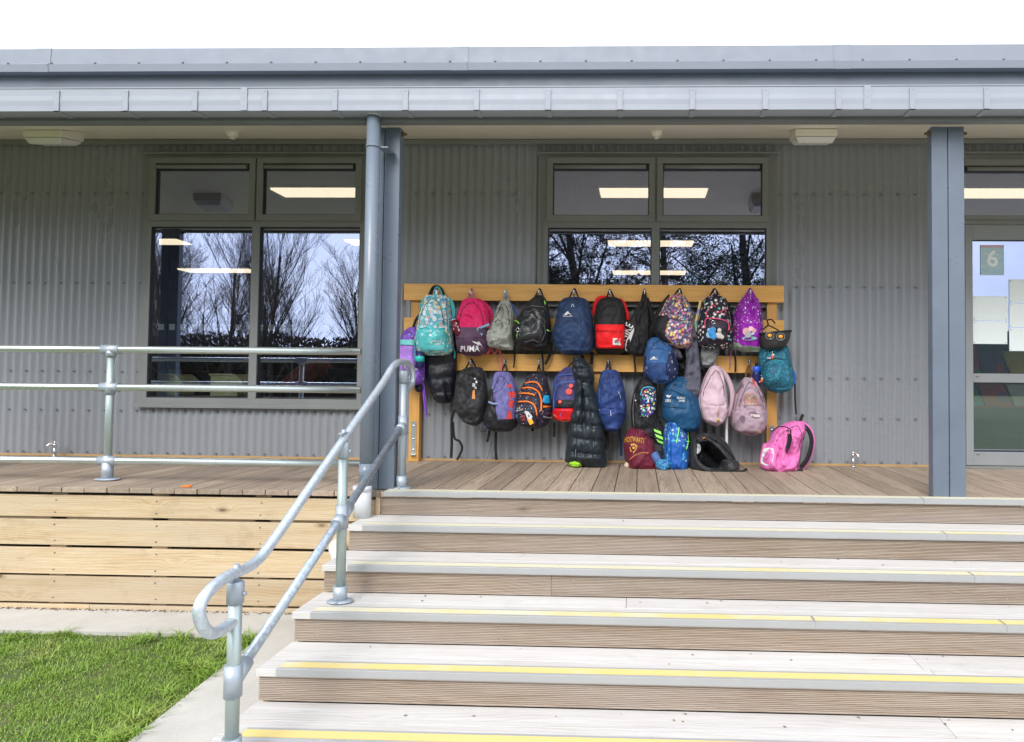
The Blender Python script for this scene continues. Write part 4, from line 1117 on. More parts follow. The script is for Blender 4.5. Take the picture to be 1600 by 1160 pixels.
# ---- large navy pack
b = Bag('backpack', 'large navy blue backpack with white peak logo, fifth on the top row', 'backpack',
        [(465, 886, 905), (467, 880, 914), (475, 874, 921), (500, 868, 926), (522, 863, 928), (540, 867, 928), (550, 873, 924), (555.5, 884, 912)], HB - .08, .24, NAVY, seed=13, wr=.008, creases=[(903, 480, 905, 545, .008, .008), (870, 523, 885, 545, .012, .012), (915, 475, 917, 520, .006, .006)], group='backpacks on the coat rack')
b.line([(874, 500), (872, 480), (882, 470), (897, 467), (912, 472), (917, 485), (920, 520)], .002, fb('navy_seam', (.01, .02, .06)), 'seam', .002)
b.poly([(881, 492.5), (887.5, 486.5), (889.5, 489), (893, 492.5), (888, 490.5), (886, 492.5)], WHT, 'peak_logo', .006); b.text('kathmandu', 880.5, 495, 13.5, 2.0, WHT, 0, bold=.02)
b.line([(893, 480), (894.5, 475), (897, 480)], .0022, WHT, 'zip_pull', .008)
b.strap([(889, 467), (896, 453), (899, 453), (904, 466)], 2.4, fb('navy_loop', (.01, .015, .04)), 'handle', Y=RKY - .055)
b.strap([(925, 550), (925, 562), (924, 570)], 5, BLKW, Y=HB - .02); b.strap([(908, 552), (912, 562), (914, 566)], 4, BLKW, Y=HB - .02)
# ---- black and red pack
RED = fb('bright_red', (.75, .008, .012), rough=.6, var=.06)
b = Bag('backpack', 'black backpack with bright red front pocket and white tag, sixth on the top row', 'backpack',
        [(465, 945, 962), (468, 938, 970), (480, 931, 976), (505, 928, 979), (530, 928, 979), (546, 929, 978), (553, 935, 970)], HB - .05, .20, BLK, seed=15, wr=.005, group='backpacks on the coat rack')
pk = b.pocket([(508, 931.5, 975.5), (512, 931.5, 975.5), (541, 931.5, 975.5), (545, 934, 974)], .03, RED, edge=.08)
b.pocket([(507.5, 931, 976), (510, 931, 976), (517, 931, 976), (518, 932, 975)], .036, RED, 'pocket_flap', edge=.06, wr=0)
b.line([(932, 518.5), (950, 518.5), (972, 519.5)], .0016, BLK, 'seam', .031)
b.poly([(957.5, 528.5), (969.5, 529), (968.2, 533.5), (970.3, 539.5), (957.5, 539)], WHT, 'tag', .036); b.text('(R)', 960.5, 537, 7, 5.5, paint('tag_ink', (.12, .13, .2), .6), extra=.034)
b.strap([(948, 466), (952, 454), (954, 454), (960, 467)], 2.4, BLKW, 'handle', Y=RKY - .055)
b.strap([(948, 466), (936, 467), (930, 478), (928, 492)], 7, RED, Y=HB - .035, th=.012); b.strap([(968, 468), (975, 476), (980, 492), (981, 500)], 6, RED, Y=HB - .035, th=.012)
# ---- black bag with white swoosh
b = Bag('backpack', 'slim black drawstring bag with white NIKE lettering and tick, seventh on the top row', 'backpack',
        [(461, 1005, 1008), (468, 1002, 1010), (490, 989, 1013), (515, 978, 1014), (540, 976, 1013), (551, 981, 1009), (557, 992, 1003)], HB - .06, .16, BLK, 'sack', seed=17, wr=.008, creases=[(1003, 480, 1000, 520, .01, .012)], group='backpacks on the coat rack')
b.text('NIKE', 976.8, 533, 27, 13, WHT, -1.06, bold=.015, off=.016); b.poly([(977, 547), (976.5, 540), (979, 531), (984, 521), (991, 511.5), (990.5, 518), (986, 531), (982, 543), (979.5, 549.5)], WHT, 'tick_logo', .016)
b.strap([(1002, 470), (1006, 454), (1008, 454), (1010, 468)], 2.2, BLKW, 'handle', Y=RKY - .055)
b.strap([(1009, 467), (1016, 485), (1020, 505), (1023, 520)], 9, BLK, Y=HB - .03, th=.01); b.strap([(991, 556), (992, 570), (993, 583)], 3, BLKW, Y=HB - .03)
# ---- confetti pack
pc_ = seq(p_cells([(.62, .18, .40), (.75, .72, .70), (.78, .35, .12), (.20, .14, .45), (.10, .32, .42), (.70, .45, .55), (.55, .08, .12), (.75, .6, .15)], 46, .60, True))
CONF = fb('flower_riot', (.10, .07, .14), pattern=pc_)
b = Bag('backpack', 'black backpack covered in tiny multicoloured flowers, eighth on the top row', 'backpack',
        [(461, 1050, 1066), (466, 1043, 1072), (480, 1036, 1079), (500, 1026, 1083), (520, 1022, 1083), (535, 1035, 1081), (545, 1062, 1076)], HB - .08, .22, CONF, seed=19, wr=.007, group='backpacks on the coat rack')
b.pocket([(493, 1029, 1044), (500, 1023, 1046), (520, 1021, 1040), (530, 1028, 1042), (537, 1040, 1052)], .014, BLK, 'side_panel', edge=.2)
b.pocket([(499, 1048, 1068), (505, 1042, 1080), (525, 1039, 1082), (538, 1055, 1080), (543, 1066, 1076)], .03, CONF, 'front_pocket')
b.line([(1041, 489), (1052, 477), (1058, 466)], .003, BLKW, 'zip', .006); b.line([(1059, 497), (1061, 487), (1068, 479)], .003, BLKW, 'zip', .006); b.line([(1046, 498), (1058, 500), (1070, 503), (1080, 510)], .003, BLKW, 'zip', .02)
b.strap([(1051, 466), (1060, 453), (1063, 453), (1066, 462), (1070, 471)], 2.6, BLKW, 'handle', Y=RKY - .055)
b.strap([(1049, 464), (1036, 480), (1026, 500), (1017, 518), (1014, 528)], 12, BLK, Y=HB - .03, th=.012)
b.strap([(1070, 540), (1068, 556), (1072, 568)], 6, BLK, Y=HB - .03)
# ---- black print pack with pink trim
ph_ = p_cells([(.72, .72, .70), (.10, .50, .46), (.70, .68, .66), (.65, .35, .38), (.74, .74, .72)], 36, .40, False, dens=.85)
HEART = fb('speckle_print', (.016, .013, .022), pattern=ph_); CHAR = fb('charcoal_violet', (.030, .022, .036)); PTR = paint('neon_pink', (.82, .08, .20), .5)
b = Bag('backpack', 'black backpack with white and teal speckles and pink trim, ninth on the top row', 'backpack',
        [(461, 1110, 1122), (466, 1102, 1130), (480, 1096, 1137), (505, 1090, 1142), (530, 1088, 1144), (540, 1090, 1143), (545.5, 1105, 1135)], HB - .08, .22, HEART, seed=21, wr=.005, group='backpacks on the coat rack')
b.pocket([(500, 1103, 1134), (503, 1102, 1137), (532, 1099, 1136), (538, 1104, 1132)], .026, CHAR)
b.line([(1102, 513), (1103, 499), (1118, 498), (1134, 502), (1138, 508), (1138, 517)], .0045, PTR, 'trim', .014); b.line([(1103, 495), (1106, 484), (1113, 477), (1118, 480)], .0035, PTR, 'zip', .006); b.line([(1117, 488), (1126, 488), (1132, 483), (1134, 489)], .0035, PTR, 'zip', .006)
b.strap([(1108, 466), (1115, 453), (1118, 453), (1122, 460), (1127, 470)], 3, BLKW, 'handle', Y=RKY - .055)
b.strap([(1095, 468), (1091, 488), (1087, 505), (1089, 518)], 4, fb('rainbow_strap', (.35, .4, .5), pattern=p_cells([(.6, .15, .3), (.2, .5, .4), (.7, .5, .2), (.3, .25, .6)], 18, .7)), Y=HB - .09, th=.008)
b.strap([(1130, 468), (1139, 485), (1144, 505)], 8, BLK, Y=HB - .02, th=.01)
b.strap([(1143, 545), (1141, 562), (1140, 578)], 1.6, fb('mauve_cord', (.3, .08, .2)), Y=HB - .03); b.strap([(1146, 548), (1149, 562), (1149, 582)], 3, BLKW, Y=HB - .03)
kc = thing('key_charms', b.pt(1118, 520, .04), 'bunch of blue and beige furry key charms clipped to the black speckled backpack', 'keyring')
rr = random.Random(8)
for px, py, r, mm in ((1112, 520, 6, 'b'), (1115, 526, 5, 'b'), (1108.5, 523, 5, 'l'), (1114, 515, 4, 'b'), (1123, 524, 5, 'w'), (1124, 516.5, 3.4, 'w'), (1128, 527, 3.4, 'w'), (1108, 516, 3, 'l')):
    c = b.pt(px, py, .042); me_ = MB(); me_.ball(c, r / 190., 10, 8, (1, .6, 1))
    me_.v = [tuple(Vector(q) + Vector((rr.gauss(0, .0012), rr.gauss(0, .0012), rr.gauss(0, .0012)))) for q in me_.v]
    me_.build('charm', {'b': fb('plush_blue', (.03, .25, .62), sheen=.6), 'l': fb('plush_aqua', (.25, .55, .72), sheen=.6), 'w': fb('plush_cream', (.55, .52, .46), sheen=.6)}[mm], kc)
c = b.pt(1114.5, 504, .038); MB().tube([(c.x + .014 * math.cos(a * .5236), c.y, c.z + .014 * math.sin(a * .5236)) for a in range(13)], .002, 6).build('ring', SILV, kc)
# ---- purple pack
pm2 = p_cells([(.75, .72, .78), (.70, .55, .65), (.78, .76, .80)], 52, .30, False, dens=.6)
VIO = fb('violet_print', (.25, .012, .33), pattern=pm2, rough=.5); VIOP = fb('violet_plain', (.27, .012, .36), rough=.5)
b = Bag('backpack', 'bright purple backpack with white flecks and pale green base, last on the top row', 'backpack',
        [(461, 1166, 1176), (466, 1160, 1182), (478, 1152, 1188), (500, 1146, 1191), (525, 1145, 1191), (542, 1146, 1189), (550, 1160, 1187)], HB - .07, .20, VIO, seed=23, wr=.009, creases=[(1173, 468, 1174, 495, .008, .02)], group='backpacks on the coat rack')
b.pocket([(506, 1160, 1184), (515, 1155, 1186), (536, 1154, 1187), (542, 1160, 1184)], .014, VIOP, edge=.2)
b.pocket([(535, 1145.5, 1149), (540, 1146, 1168), (543, 1146, 1189), (550, 1160, 1187)], .008, fb('pale_green', (.28, .36, .28)), 'base_panel', edge=.1)
for dx, dy, r, cc in ((-5, 0, 5.5, (.75, .40, .40)), (2, -4, 4, (.8, .45, .5)), (4, 2, 4, (.45, .55, .72)), (-2, 5, 5, (.35, .36, .42)), (7, -1, 3.5, (.75, .45, .4))):
    b.disc(1171 + dx, 518 + dy, r, paint('soft_print', cc, .5), 'print', .021 + .001 * r)
b.disc(1171, 529, 11.5, paint('aqua_print', (.25, .50, .55), .5), 'print', .0215, sq=.28)
b.strap([(1163, 466), (1171, 453), (1173, 453), (1181, 467)], 3.4, VIOP, 'handle', Y=RKY - .055)
b.strap([(1162, 466), (1153, 480), (1147, 498)], 4, VIOP, Y=HB - .05, th=.01); b.strap([(1146, 508), (1150, 511), (1149, 525), (1147, 532)], 4, fb('aqua_side', (.15, .42, .42)), Y=HB - .10)
# ---- helmet
HC = at(1210, 531, HB - .17)
hel = thing('bike_helmet', HC, 'black bike helmet with two orange reflectors hanging above the dark teal backpack', 'helmet')
m = MB(); nU, nV = 28, 12
hw = 24 / 186.
for j in range(nV + 1):
    ph = (math.pi / 2) * j / nV
    for i in range(nU):
        th = 2 * math.pi * i / nU
        r = math.cos(ph) ** .55 if j < nV else .0
        x = hw * r * math.cos(th); y = .10 * r * math.sin(th); z = -.135 * math.sin(ph) + .004 * math.cos(6 * th) * r
        m.v.append((HC.x + x, HC.y + y, HC.z + .055 + z + .015 * (x / hw)))
for j in range(nV):
    for i in range(nU):
        i2 = (i + 1) % nU; m.f.append((j * nU + i, (j + 1) * nU + i, (j + 1) * nU + i2, j * nU + i2)); m.s.append(True)
sh = m.build('shell', paint('helmet_black', (.025, .025, .026), .35, .1), hel); so_ = sh.modifiers.new('thick', 'SOLIDIFY'); so_.thickness = .012
MB().tube([(HC.x + (hw + .004) * math.cos(a * .2244), HC.y + .104 * math.sin(a * .2244), HC.z + .055 + .015 * math.cos(a * .2244)) for a in range(29)], .008, 8).build('rim', M_['black'], hel)
MB().tube([(HC.x + .004, HC.y - .102, HC.z + .05), (HC.x + .004, HC.y - .095, HC.z + .015), (HC.x + .004, HC.y - .06, HC.z - .018)], .007, 6).build('ridge', M_['black'], hel)
for px, py in ((1202.5, 525), (1219.5, 526.5)):
    c = at(px, py, HC.y - .098)
    MB().cyl((c.x, c.y + .03, c.z), (c.x, c.y - .004, c.z), .030, 20).build('vent_ring', M_['black'], hel)
    MB().tube([(c.x + .032 * math.cos(a * .3927), c.y - .005, c.z + .030 * math.sin(a * .3927)) for a in range(17)], .0028, 6).build('silver_ring', GL, hel)
    MB().ball((c.x, c.y - .007, c.z + .002), .017, 12, 8, (1.1, .4, .8)).build('reflector', paint('orange_reflector', (.85, .35, .02), .2), hel)
    MB().ball((c.x + .006, c.y - .009, c.z - .022), .010, 8, 6, (1, .4, .6)).build('badge', GL, hel)
m = MB()
m.ribbon(smooth_path([at(1192, 515, HC.y - .05), at(1200, 508, HC.y - .05), at(1199, 501, HC.y), at(1206, 500, HC.y), at(1211, 506, HC.y)]), .012, .003)
m.ribbon(smooth_path([at(1199, 508, HC.y - .05), at(1208, 512, HC.y - .05), at(1217, 517, HC.y - .08)]), .010, .003)
m.build('chin_strap', BLKW, hel)
# ---- dark teal patterned pack on the right end
pt_ = p_cells([(.02, .22, .30), (.03, .10, .18), (.03, .30, .34), (.015, .08, .14)], 85, .5)
DT = fb('dark_teal_print', (.012, .11, .17), pattern=pt_); DTP = fb('dark_teal', (.012, .10, .15))
b = Bag('backpack', 'dark teal patterned backpack with a blue bottle, hanging at the right end under the helmet', 'backpack',
        [(536, 1192, 1228), (545, 1186, 1232), (565, 1185, 1236), (590, 1188, 1240), (604, 1194, 1238), (611, 1202, 1232), (614, 1210, 1222)], HB - .08, .22, DT, seed=25, wr=.006, group='backpacks on the coat rack')
b.pocket([(561, 1200, 1225), (568, 1194, 1231), (595, 1194, 1235), (606, 1200, 1230)], .024, DT)
b.line([(1194, 580), (1195, 567), (1206, 561), (1222, 562), (1230, 570), (1234, 590)], .0028, BLKW, 'zip', .012)
b.strap([(1236, 575), (1241, 588), (1242, 600), (1242.5, 625), (1244, 648)], 2.6, BLKW, Y=HB - .05); b.strap([(1237, 578), (1242, 585), (1241, 600)], 3, paint('blue_tape', (.02, .15, .6), .5), Y=HB - .07)
p1 = at(1182, 603, HB - .11)
bo = thing('drink_bottle', p1, 'dark blue sports bottle in the side pocket of the dark teal backpack', 'drink bottle')
V3 = Vector
MB().tube([p1, p1 + V3((0, 0, .10)), p1 + V3((0, 0, .125))], [.030, .032, .026], 18).build('bottle_body', paint('bottle_dark_blue', (.01, .02, .12), .3), bo)
MB().tube([p1 + V3((0, 0, .11)), p1 + V3((0, 0, .15)), p1 + V3((0, 0, .16))], [.033, .033, .022], 18).build('lid', paint('bottle_blue_lid', (.02, .10, .62), .35), bo)
MB().tube([p1 + V3((0, 0, .155)), p1 + V3((.0, 0, .185)), p1 + V3((-.01, 0, .19))], .013, 10).build('spout', M_['black'], bo)
for (px, py, lb) in ((1207, 559, 'small red and white charm dangling from the top of the dark teal backpack'), (1191, 596, 'small red and cream doll charm on the side of the dark teal backpack')):
    c = b.pt(px, py, .03); kc = thing('key_charm', c, lb, 'keyring')
    MB().ball(c, .014, 10, 8).build('charm_body', paint('charm_red', (.6, .07, .03), .4), kc); MB().ball(c + V3((.004, -.004, .020)), .011, 10, 8).build('charm_head', paint('charm_cream', (.7, .55, .42), .4), kc)
    MB().ball(c + V3((-.02, 0, -.006)), .010, 8, 6).ball(c + V3((-.034, 0, -.004)), .008, 8, 6).build('charm_side', paint('charm_grey', (.4, .42, .45), .4), kc)
    MB().tube([c + V3((0, 0, .03)), c + V3((0, 0, .055))], .0022, 6).build('chain', SILV, kc)

# ---- second row
b = Bag('backpack', 'blue day pack with white peak logo hanging below the multicoloured flowered backpack', 'backpack',
        [(528, 1018, 1042), (535, 1011, 1048), (560, 1006, 1056), (585, 1007, 1059), (595, 1014, 1052), (599.5, 1022, 1044)], HB - .10, .18, fb('denim_blue_pack', (.030, .10, .26), var=.1), seed=27, wr=.005, group='backpacks on the coat rack')
NPAT = fb('navy_leaf_print', (.012, .020, .07), pattern=p_cells([(.3, .32, .45), (.10, .12, .3)], 30, .33, dens=.6, stretch=(1.6, 1, .8)))
b.pocket([(548, 1048, 1053), (560, 1043, 1058), (585, 1042, 1060), (595, 1045, 1053)], .012, NPAT, 'side_panel', edge=.15); b.pocket([(556, 1007, 1010), (570, 1005, 1010.5), (588, 1006, 1013), (597, 1014, 1018)], .010, NPAT, 'side_panel', edge=.2)
b.pocket([(567, 1013, 1043), (572, 1012, 1042), (592, 1014, 1041), (598, 1020, 1038)], .010, fb('deep_blue_pack', (.018, .05, .16)), edge=.12)
b.poly([(1016, 560.5), (1019.5, 559), (1021.5, 556.8), (1023.5, 559), (1027.5, 560.5)], WHT, 'peak_logo', .006); b.text('kathmandu', 1016, 562.5, 11.5, 1.4, WHT); b.text('km', 1021, 596.5, 6, 1.3, WHT, extra=.01)
b.line([(1013, 546), (1028, 545), (1044, 548)], .0015, NAVY, 'seam', .003)
b.strap([(1050, 545), (1056, 556), (1064, 562), (1068, 555)], 5, BLK, Y=HB - .07)
SW = fb('slate_knit', (.10, .10, .135), rough=.85, weave=.6)
Bag('sweater', 'slate grey sweater sleeve hanging down between the flowered and the speckled packs', 'sweater',
    [(515, 1074, 1086), (540, 1070, 1091), (565, 1072, 1093), (590, 1069, 1095), (607, 1067, 1094), (614, 1073, 1093), (618.5, 1082, 1091)], HB - .10, .08, SW, 'flat', seed=29, wr=.012, creases=[(1085, 530, 1080, 600, .012, .015)])
Bag('sweater', 'mauve grey knit bundled behind the blue day pack', 'sweater',
    [(538, 1040, 1050), (545, 1043, 1060), (555, 1050, 1066), (561, 1058, 1066)], HB - .06, .08, fb('mauve_knit', (.13, .115, .16), rough=.9), 'flat', seed=30, wr=.014)
Bag('drawstring_bag', 'pale grey bag peeping out under the black speckled backpack', 'bag',
    [(530, 1092, 1122), (545, 1091, 1122), (562, 1093, 1119), (570, 1095, 1115), (575, 1098, 1112)], HB - .01, .10, fb('mid_grey', (.22, .23, .23), rough=.55), 'flat', seed=31, wr=.010)
Bag('jacket', 'dark folded jacket bunched behind the flowered and speckled packs', 'jacket',
    [(520, 1050, 1100), (545, 1048, 1104), (570, 1054, 1110), (582, 1062, 1104)], HB + .0, .05, BLK, 'flat', seed=32, wr=.010)
# oval black pack
BG = fb('black_nylon_grey', (.028, .028, .030), rough=.5, var=.15)
b = Bag('backpack', 'plain black oval backpack with small orange print, first on the lower row', 'backpack',
        [(574, 732, 750), (577, 724, 755), (590, 715, 759), (615, 711.5, 762), (640, 714, 761), (655, 722, 757), (662, 731, 751), (665, 738, 746)], HB - .07, .20, BG, seed=33, wr=.010, creases=[(718, 632, 748, 630, .01, .006), (722, 650, 755, 648, .01, .006), (724, 586, 727, 600, .006, .01)], group='backpacks on the coat rack')
b.line([(752, 580), (757, 600), (759, 625), (754, 650), (744, 662)], .002, BLKW, 'zip', .002)
b.poly([(737, 611), (741.5, 609), (742.5, 623.5), (737, 623.5)], paint('orange_print', (.70, .27, .06), .5), 'print', .006)
for px, py, r in ((739.5, 602, 3), (743.5, 597, 2.2), (743, 606, 2), (741, 592, 1.4)): b.disc(px, py, r, WHT, 'print', .006)
b.disc(739.5, 602, 1.7, BLK, 'print', .0072)
b.strap([(727, 577), (734, 565), (737, 562), (740, 567), (744, 576)], 2.4, BLKW, 'handle', Y=RKY - .055)
b.strap([(711, 640), (706, 655), (706, 690), (705, 716)], 4, BLKW, Y=HB - .03); b.strap([(708, 660), (710, 684), (718, 690), (722, 702), (714, 719)], 3.4, BLKW, Y=HB - .03)
b.cord([(748, 664), (751, 674), (758, 674), (761, 670)], .002, BLKW, Y=HB - .03)
# lilac and red pack
LIL = fb('lilac_nylon', (.155, .145, .36), rough=.45, var=.08)
b = Bag('backpack', 'lilac backpack with a red painted stripe and black base, second on the lower row', 'backpack',
        [(581, 778, 792), (584, 773, 798), (600, 769, 806), (625, 764, 810), (650, 757, 811), (665, 755, 808), (672, 763, 803), (675, 775, 795)], HB - .07, .19, LIL, seed=35, wr=.006, creases=[(771, 622, 795, 590, .008, .008)], group='backpacks on the coat rack')
b.pocket([(655, 756, 806), (660, 756, 808), (668, 760, 805), (674.5, 773, 797)], .010, BLK, 'base_panel', edge=.06)
b.pocket([(608, 766, 771), (620, 762, 771), (640, 759, 775), (658, 755.5, 779)], .006, BG, 'side_panel', edge=.2)
b.strap([(763, 628), (770, 631), (777, 631)], 3, fb('pale_lilac', (.25, .32, .55)), 'strap', Y=HB - .20)
b.poly([(791, 602), (797, 600), (801, 605), (794, 606)], REDM, 'print', .006); b.poly([(793, 614), (803, 611), (805, 619), (801, 627), (795, 624), (795, 618)], REDM, 'print', .006)
b.poly([(794, 627), (802, 626), (800, 634), (799, 645), (800, 657), (789.5, 658), (792, 648), (795, 640)], REDM, 'print', .007)
b.line([(771, 615), (783, 608), (790, 596)], .0014, BLKW, 'cord', .004); b.line([(777, 590), (784, 588), (788, 600), (789, 620)], .001, fb('lilac_seam', (.1, .09, .25)), 'seam', .001)
b.strap([(784, 582), (789, 569), (793, 582)], 2.2, BLKW, 'handle', Y=RKY - .055)
b.strap([(765, 672), (763, 683), (761, 691)], 3.6, BLKW, Y=HB - .03); b.strap([(775, 674), (774.5, 700), (776, 719)], 4.2, BLKW, Y=HB - .03); b.cord([(768, 690), (765, 705), (761, 717)], .0015, BLKW, Y=HB - .03)
# space pack
ps_ = p_cells([(.1, .3, .6), (.7, .7, .7), (.6, .2, .08), (.65, .65, .7), (.15, .12, .4)], 60, .26, False, dens=.55)
SPC = fb('space_print', (.022, .018, .035), pattern=ps_)
b = Bag('backpack', 'dark space print backpack with orange zips and a white rocket, third on the lower row', 'backpack',
        [(584.5, 832, 846), (588, 825, 852), (600, 818, 857), (620, 809, 861), (645, 806, 862), (660, 810, 858), (667, 820, 852), (669.5, 830, 845)], HB - .07, .23, SPC, seed=37, wr=.004, group='backpacks on the coat rack')
b.pocket([(628, 812, 832), (634, 808, 840), (650, 807, 842), (662, 810, 841), (667, 818, 838)], .03, SPC)
for q in ([(822, 599), (832, 597), (841, 600), (847, 611)], [(817, 607), (828, 606), (840, 612), (845, 625), (845, 643)], [(812, 615), (825, 615), (836, 618)], [(811, 628), (825, 628), (835, 634), (839, 650)]):
    b.line(q, .007, ORG, 'orange_zip', .012 if q[0][1] < 620 else .026)
b.poly([(819.5, 642), (826, 643), (832, 651), (830, 656), (824.5, 655.5)], WHT, 'rocket', .036); b.disc(825.5, 650, 2, paint('dark_window', (.05, .09, .2), .3), 'rocket_window', .0375)
b.poly([(824, 656), (831, 655), (834, 661), (829, 664.5)], paint('flame_print', (.85, .42, .02), .5), 'rocket_flame', .036); b.poly([(823.5, 655), (830, 656.5), (827, 659)], REDM, 'rocket_fin', .0375); b.disc(811, 650, 3.4, paint('planet_print', (.08, .3, .5), .5), 'planet', .03)
b.text('TO', 809, 640, 5, 2.6, WHT, -.3, off=.03); b.text('THE MOON', 808, 643.5, 10, 2.6, WHT, -.3, off=.03); b.text('GO', 815, 652, 5, 3, REDM, .1, off=.036); b.text('GO', 815.5, 657, 5, 3, REDM, .1, off=.036)
b.pocket([(618, 850, 857), (622, 848.5, 859), (629, 848.5, 859.5), (631, 851, 858)], .03, paint('blue_ball', (.02, .35, .65), .3), 'blue_pouch'); b.line([(849, 636), (860, 636)], .008, ORG, 'orange_trim', .02); b.line([(849, 651), (855, 653.5), (862, 653)], .007, GL, 'reflective_strip', .02)
b.strap([(839, 586), (842, 571), (845, 586)], 2.4, BLKW, 'handle', Y=RKY - .055); b.strap([(832, 668), (832, 674)], 4, BLKW, Y=HB - .05)
# blue school pack with red pocket
BS = fb('indigo_pack', (.045, .045, .15)); BTR = paint('bright_blue_piping', (.03, .17, .62), .4); RG = fb('glossy_red', (.62, .012, .018), rough=.25)
b = Bag('backpack', 'indigo backpack with blue piping and glossy red pocket, half hidden by the long puffer coat', 'backpack',
        [(574, 884, 900), (580, 876, 910), (592, 866, 916), (615, 864, 917), (640, 863, 917), (655, 866, 915), (661, 880, 910)], HB - .05, .20, BS, seed=39, wr=.004, group='backpacks on the coat rack')
b.pocket([(638, 866, 912), (644, 863, 914), (655, 866, 912), (660, 878, 906)], .034, RG); b.pocket([(625, 870, 912), (632, 868, 913), (637, 866, 914)], .02, BLK, 'black_band', edge=.1)
for q in ([(866, 640), (866, 620), (871, 602), (884, 597), (900, 597)], [(865, 610), (870, 590), (884, 586), (900, 586)], [(864, 636), (875, 634), (895, 637)], [(866, 648), (880, 659), (895, 655)], [(880, 640), (876, 650), (888, 658)]): b.line(q, .0024, BTR if q[0][1] < 645 else paint('gold_line', (.6, .5, .2), .4), 'piping', .03 if q[0][1] > 637 else .008)
b.disc(889, 612, 5, REDM, 'red_patch', .012); b.disc(892, 603, 3.4, REDM, 'red_patch', .012); b.disc(875, 628, 2.6, REDM, 'red_patch', .03)
b.strap([(866, 660), (866, 672), (865.5, 683)], 4, BLKW, Y=HB - .03); b.strap([(884, 578), (893, 568), (900, 562)], 2, BLKW, 'handle', Y=RKY - .03)
# long puffer coat
COAT = fb('ink_puffer', (.012, .020, .027), wrk=.12, rough=.42, weave=.1, spec=.4, var=.15)
b = Bag('coat', 'long dark green black hooded puffer coat hanging to the deck from the lower board', 'coat',
        [(558, 896, 905), (562, 895, 914), (575, 894, 925), (590, 896, 929), (605, 899, 928), (625, 897, 934), (655, 891, 942), (690, 886, 945), (715, 883, 946.5), (722, 884, 948), (728, 905, 947)], HB - .11, .20, COAT, 'flat', seed=41, wr=.004, nu=54, nv=96,
        creases=[(898, 595, 925, 592, .016, .022), (912, 610, 914, 660, .010, .03), (905, 568, 900, 590, .01, .02), (926, 640, 930, 720, .006, .012), (903, 665, 900, 722, .005, .014)], quilt=(.112, .034, .10))
b.poly([(899, 630.5), (903, 631.5), (907, 636), (904, 634.8), (902, 633)], WHT, 'peak_logo', .008); b.line([(899.5, 702), (899.5, 715)], .002, GL, 'side_zip', .006); b.disc(936.5, 641, .9, WHT, 'press_stud', .008)
b.pocket([(562, 896, 912), (575, 898, 926), (588, 902, 927), (597, 908, 924)], .03, COAT, 'hood', wr=.02)
b.pocket([(592, 898, 908), (600, 894, 910), (625, 893, 911), (650, 889, 908), (660, 892, 904)], .03, COAT, 'sleeve', wr=.02, edge=.3)
sh = Bag('shoe', 'lime green shoe standing on the deck under the long puffer coat', 'shoe', [(715, 894, 908), (718, 890, 911), (724, 889, 912), (728, 893, 910)], HB - .12, .14, paint('lime_shoe', (.32, .62, .01), .45), 'flat', seed=3, wr=.004, nu=24, nv=16)
sh.line([(891, 724.5), (900, 726.5), (911, 724.5)], .005, paint('lime_sole', (.2, .42, .01), .5), 'sole', .001)
Bag('shoe', 'brown leather shoe half hidden behind the hem of the long puffer coat', 'shoe', [(718, 913, 925), (722, 911, 928), (727, 911, 928), (729, 914, 926)], HB - .06, .12, paint('brown_leather', (.13, .05, .025), .5), 'flat', seed=6, wr=.003, nu=20, nv=14)
# navy pack on lower row
b = Bag('backpack', 'royal navy backpack, slim and upright, between the puffer coat and the maroon bag', 'backpack',
        [(578, 946, 960), (581, 940, 966), (600, 935, 974), (625, 931, 978), (650, 934, 978), (665, 942, 972), (673, 946, 966), (675.5, 952, 960)], HB - .07, .19, NAVY2, seed=43, wr=.008, creases=[(950, 585, 957, 640, .010, .012)], group='backpacks on the coat rack')
b.pocket([(642, 937, 976), (647, 935, 977), (662, 940, 974), (672, 947, 966)], .014, NAVY2, edge=.1)
b.line([(935, 634), (945, 637), (976, 640)], .002, fb('navy_zip', (.008, .015, .06)), 'zip', .006); b.line([(954, 642), (954.5, 650)], .0022, WHT, 'zip_pull', .02); b.line([(966, 612), (969, 618), (970, 624)], .0016, WHT, 'print_line', .004)
b.line([(942, 585), (936, 605), (938, 640)], .0016, BTR, 'piping', .002)
b.strap([(947, 578), (951, 564), (954, 578)], 3, fb('navy_loop2', (.01, .015, .05)), 'handle', Y=RKY - .055); b.strap([(968, 670), (970, 690), (970.5, 713)], 4, fb('navy_strap', (.008, .018, .05)), Y=HB - .03)
b.strap([(947, 674), (950, 688), (947, 702)], 6, BLK, Y=HB - .03)
# black pack with bright print
b = Bag('backpack', 'black backpack with a bright multicoloured lettered panel, behind the maroon bag', 'backpack',
        [(586, 1008, 1020), (592, 1000, 1025), (610, 991, 1027), (635, 986, 1028), (660, 986, 1027), (680, 990, 1026), (688, 998, 1022)], HB - .05, .18, BLK, seed=45, wr=.007, group='backpacks on the coat rack')
GRAF = fb('graffiti_print', (.02, .03, .12), pattern=p_cells([(.1, .45, .65), (.7, .08, .05), (.1, .5, .12), (.7, .6, .08), (.75, .75, .75), (.25, .05, .5)], 52, .42))
b.pocket([(605, 1014, 1022), (612, 1004, 1025), (630, 1000, 1025), (642, 1001, 1024), (652, 999, 1014)], .012, GRAF, 'print_panel', edge=.1)
b.line([(1001, 618), (1004, 608), (1012, 605), (1020, 606)], .004, paint('aqua_curve', (.08, .5, .7), .4), 'print_line', .014)
for ch, px, py in (('O', 1011, 624), ('S', 1017, 626), ('a', 1012, 640), ('x', 1017, 640), ('J', 1019, 633)): b.text(ch, px, py, 3.6, 4.2, WHT if ch != 'J' else paint('yellow_print', (.8, .65, .1), .5), .1, off=.016)
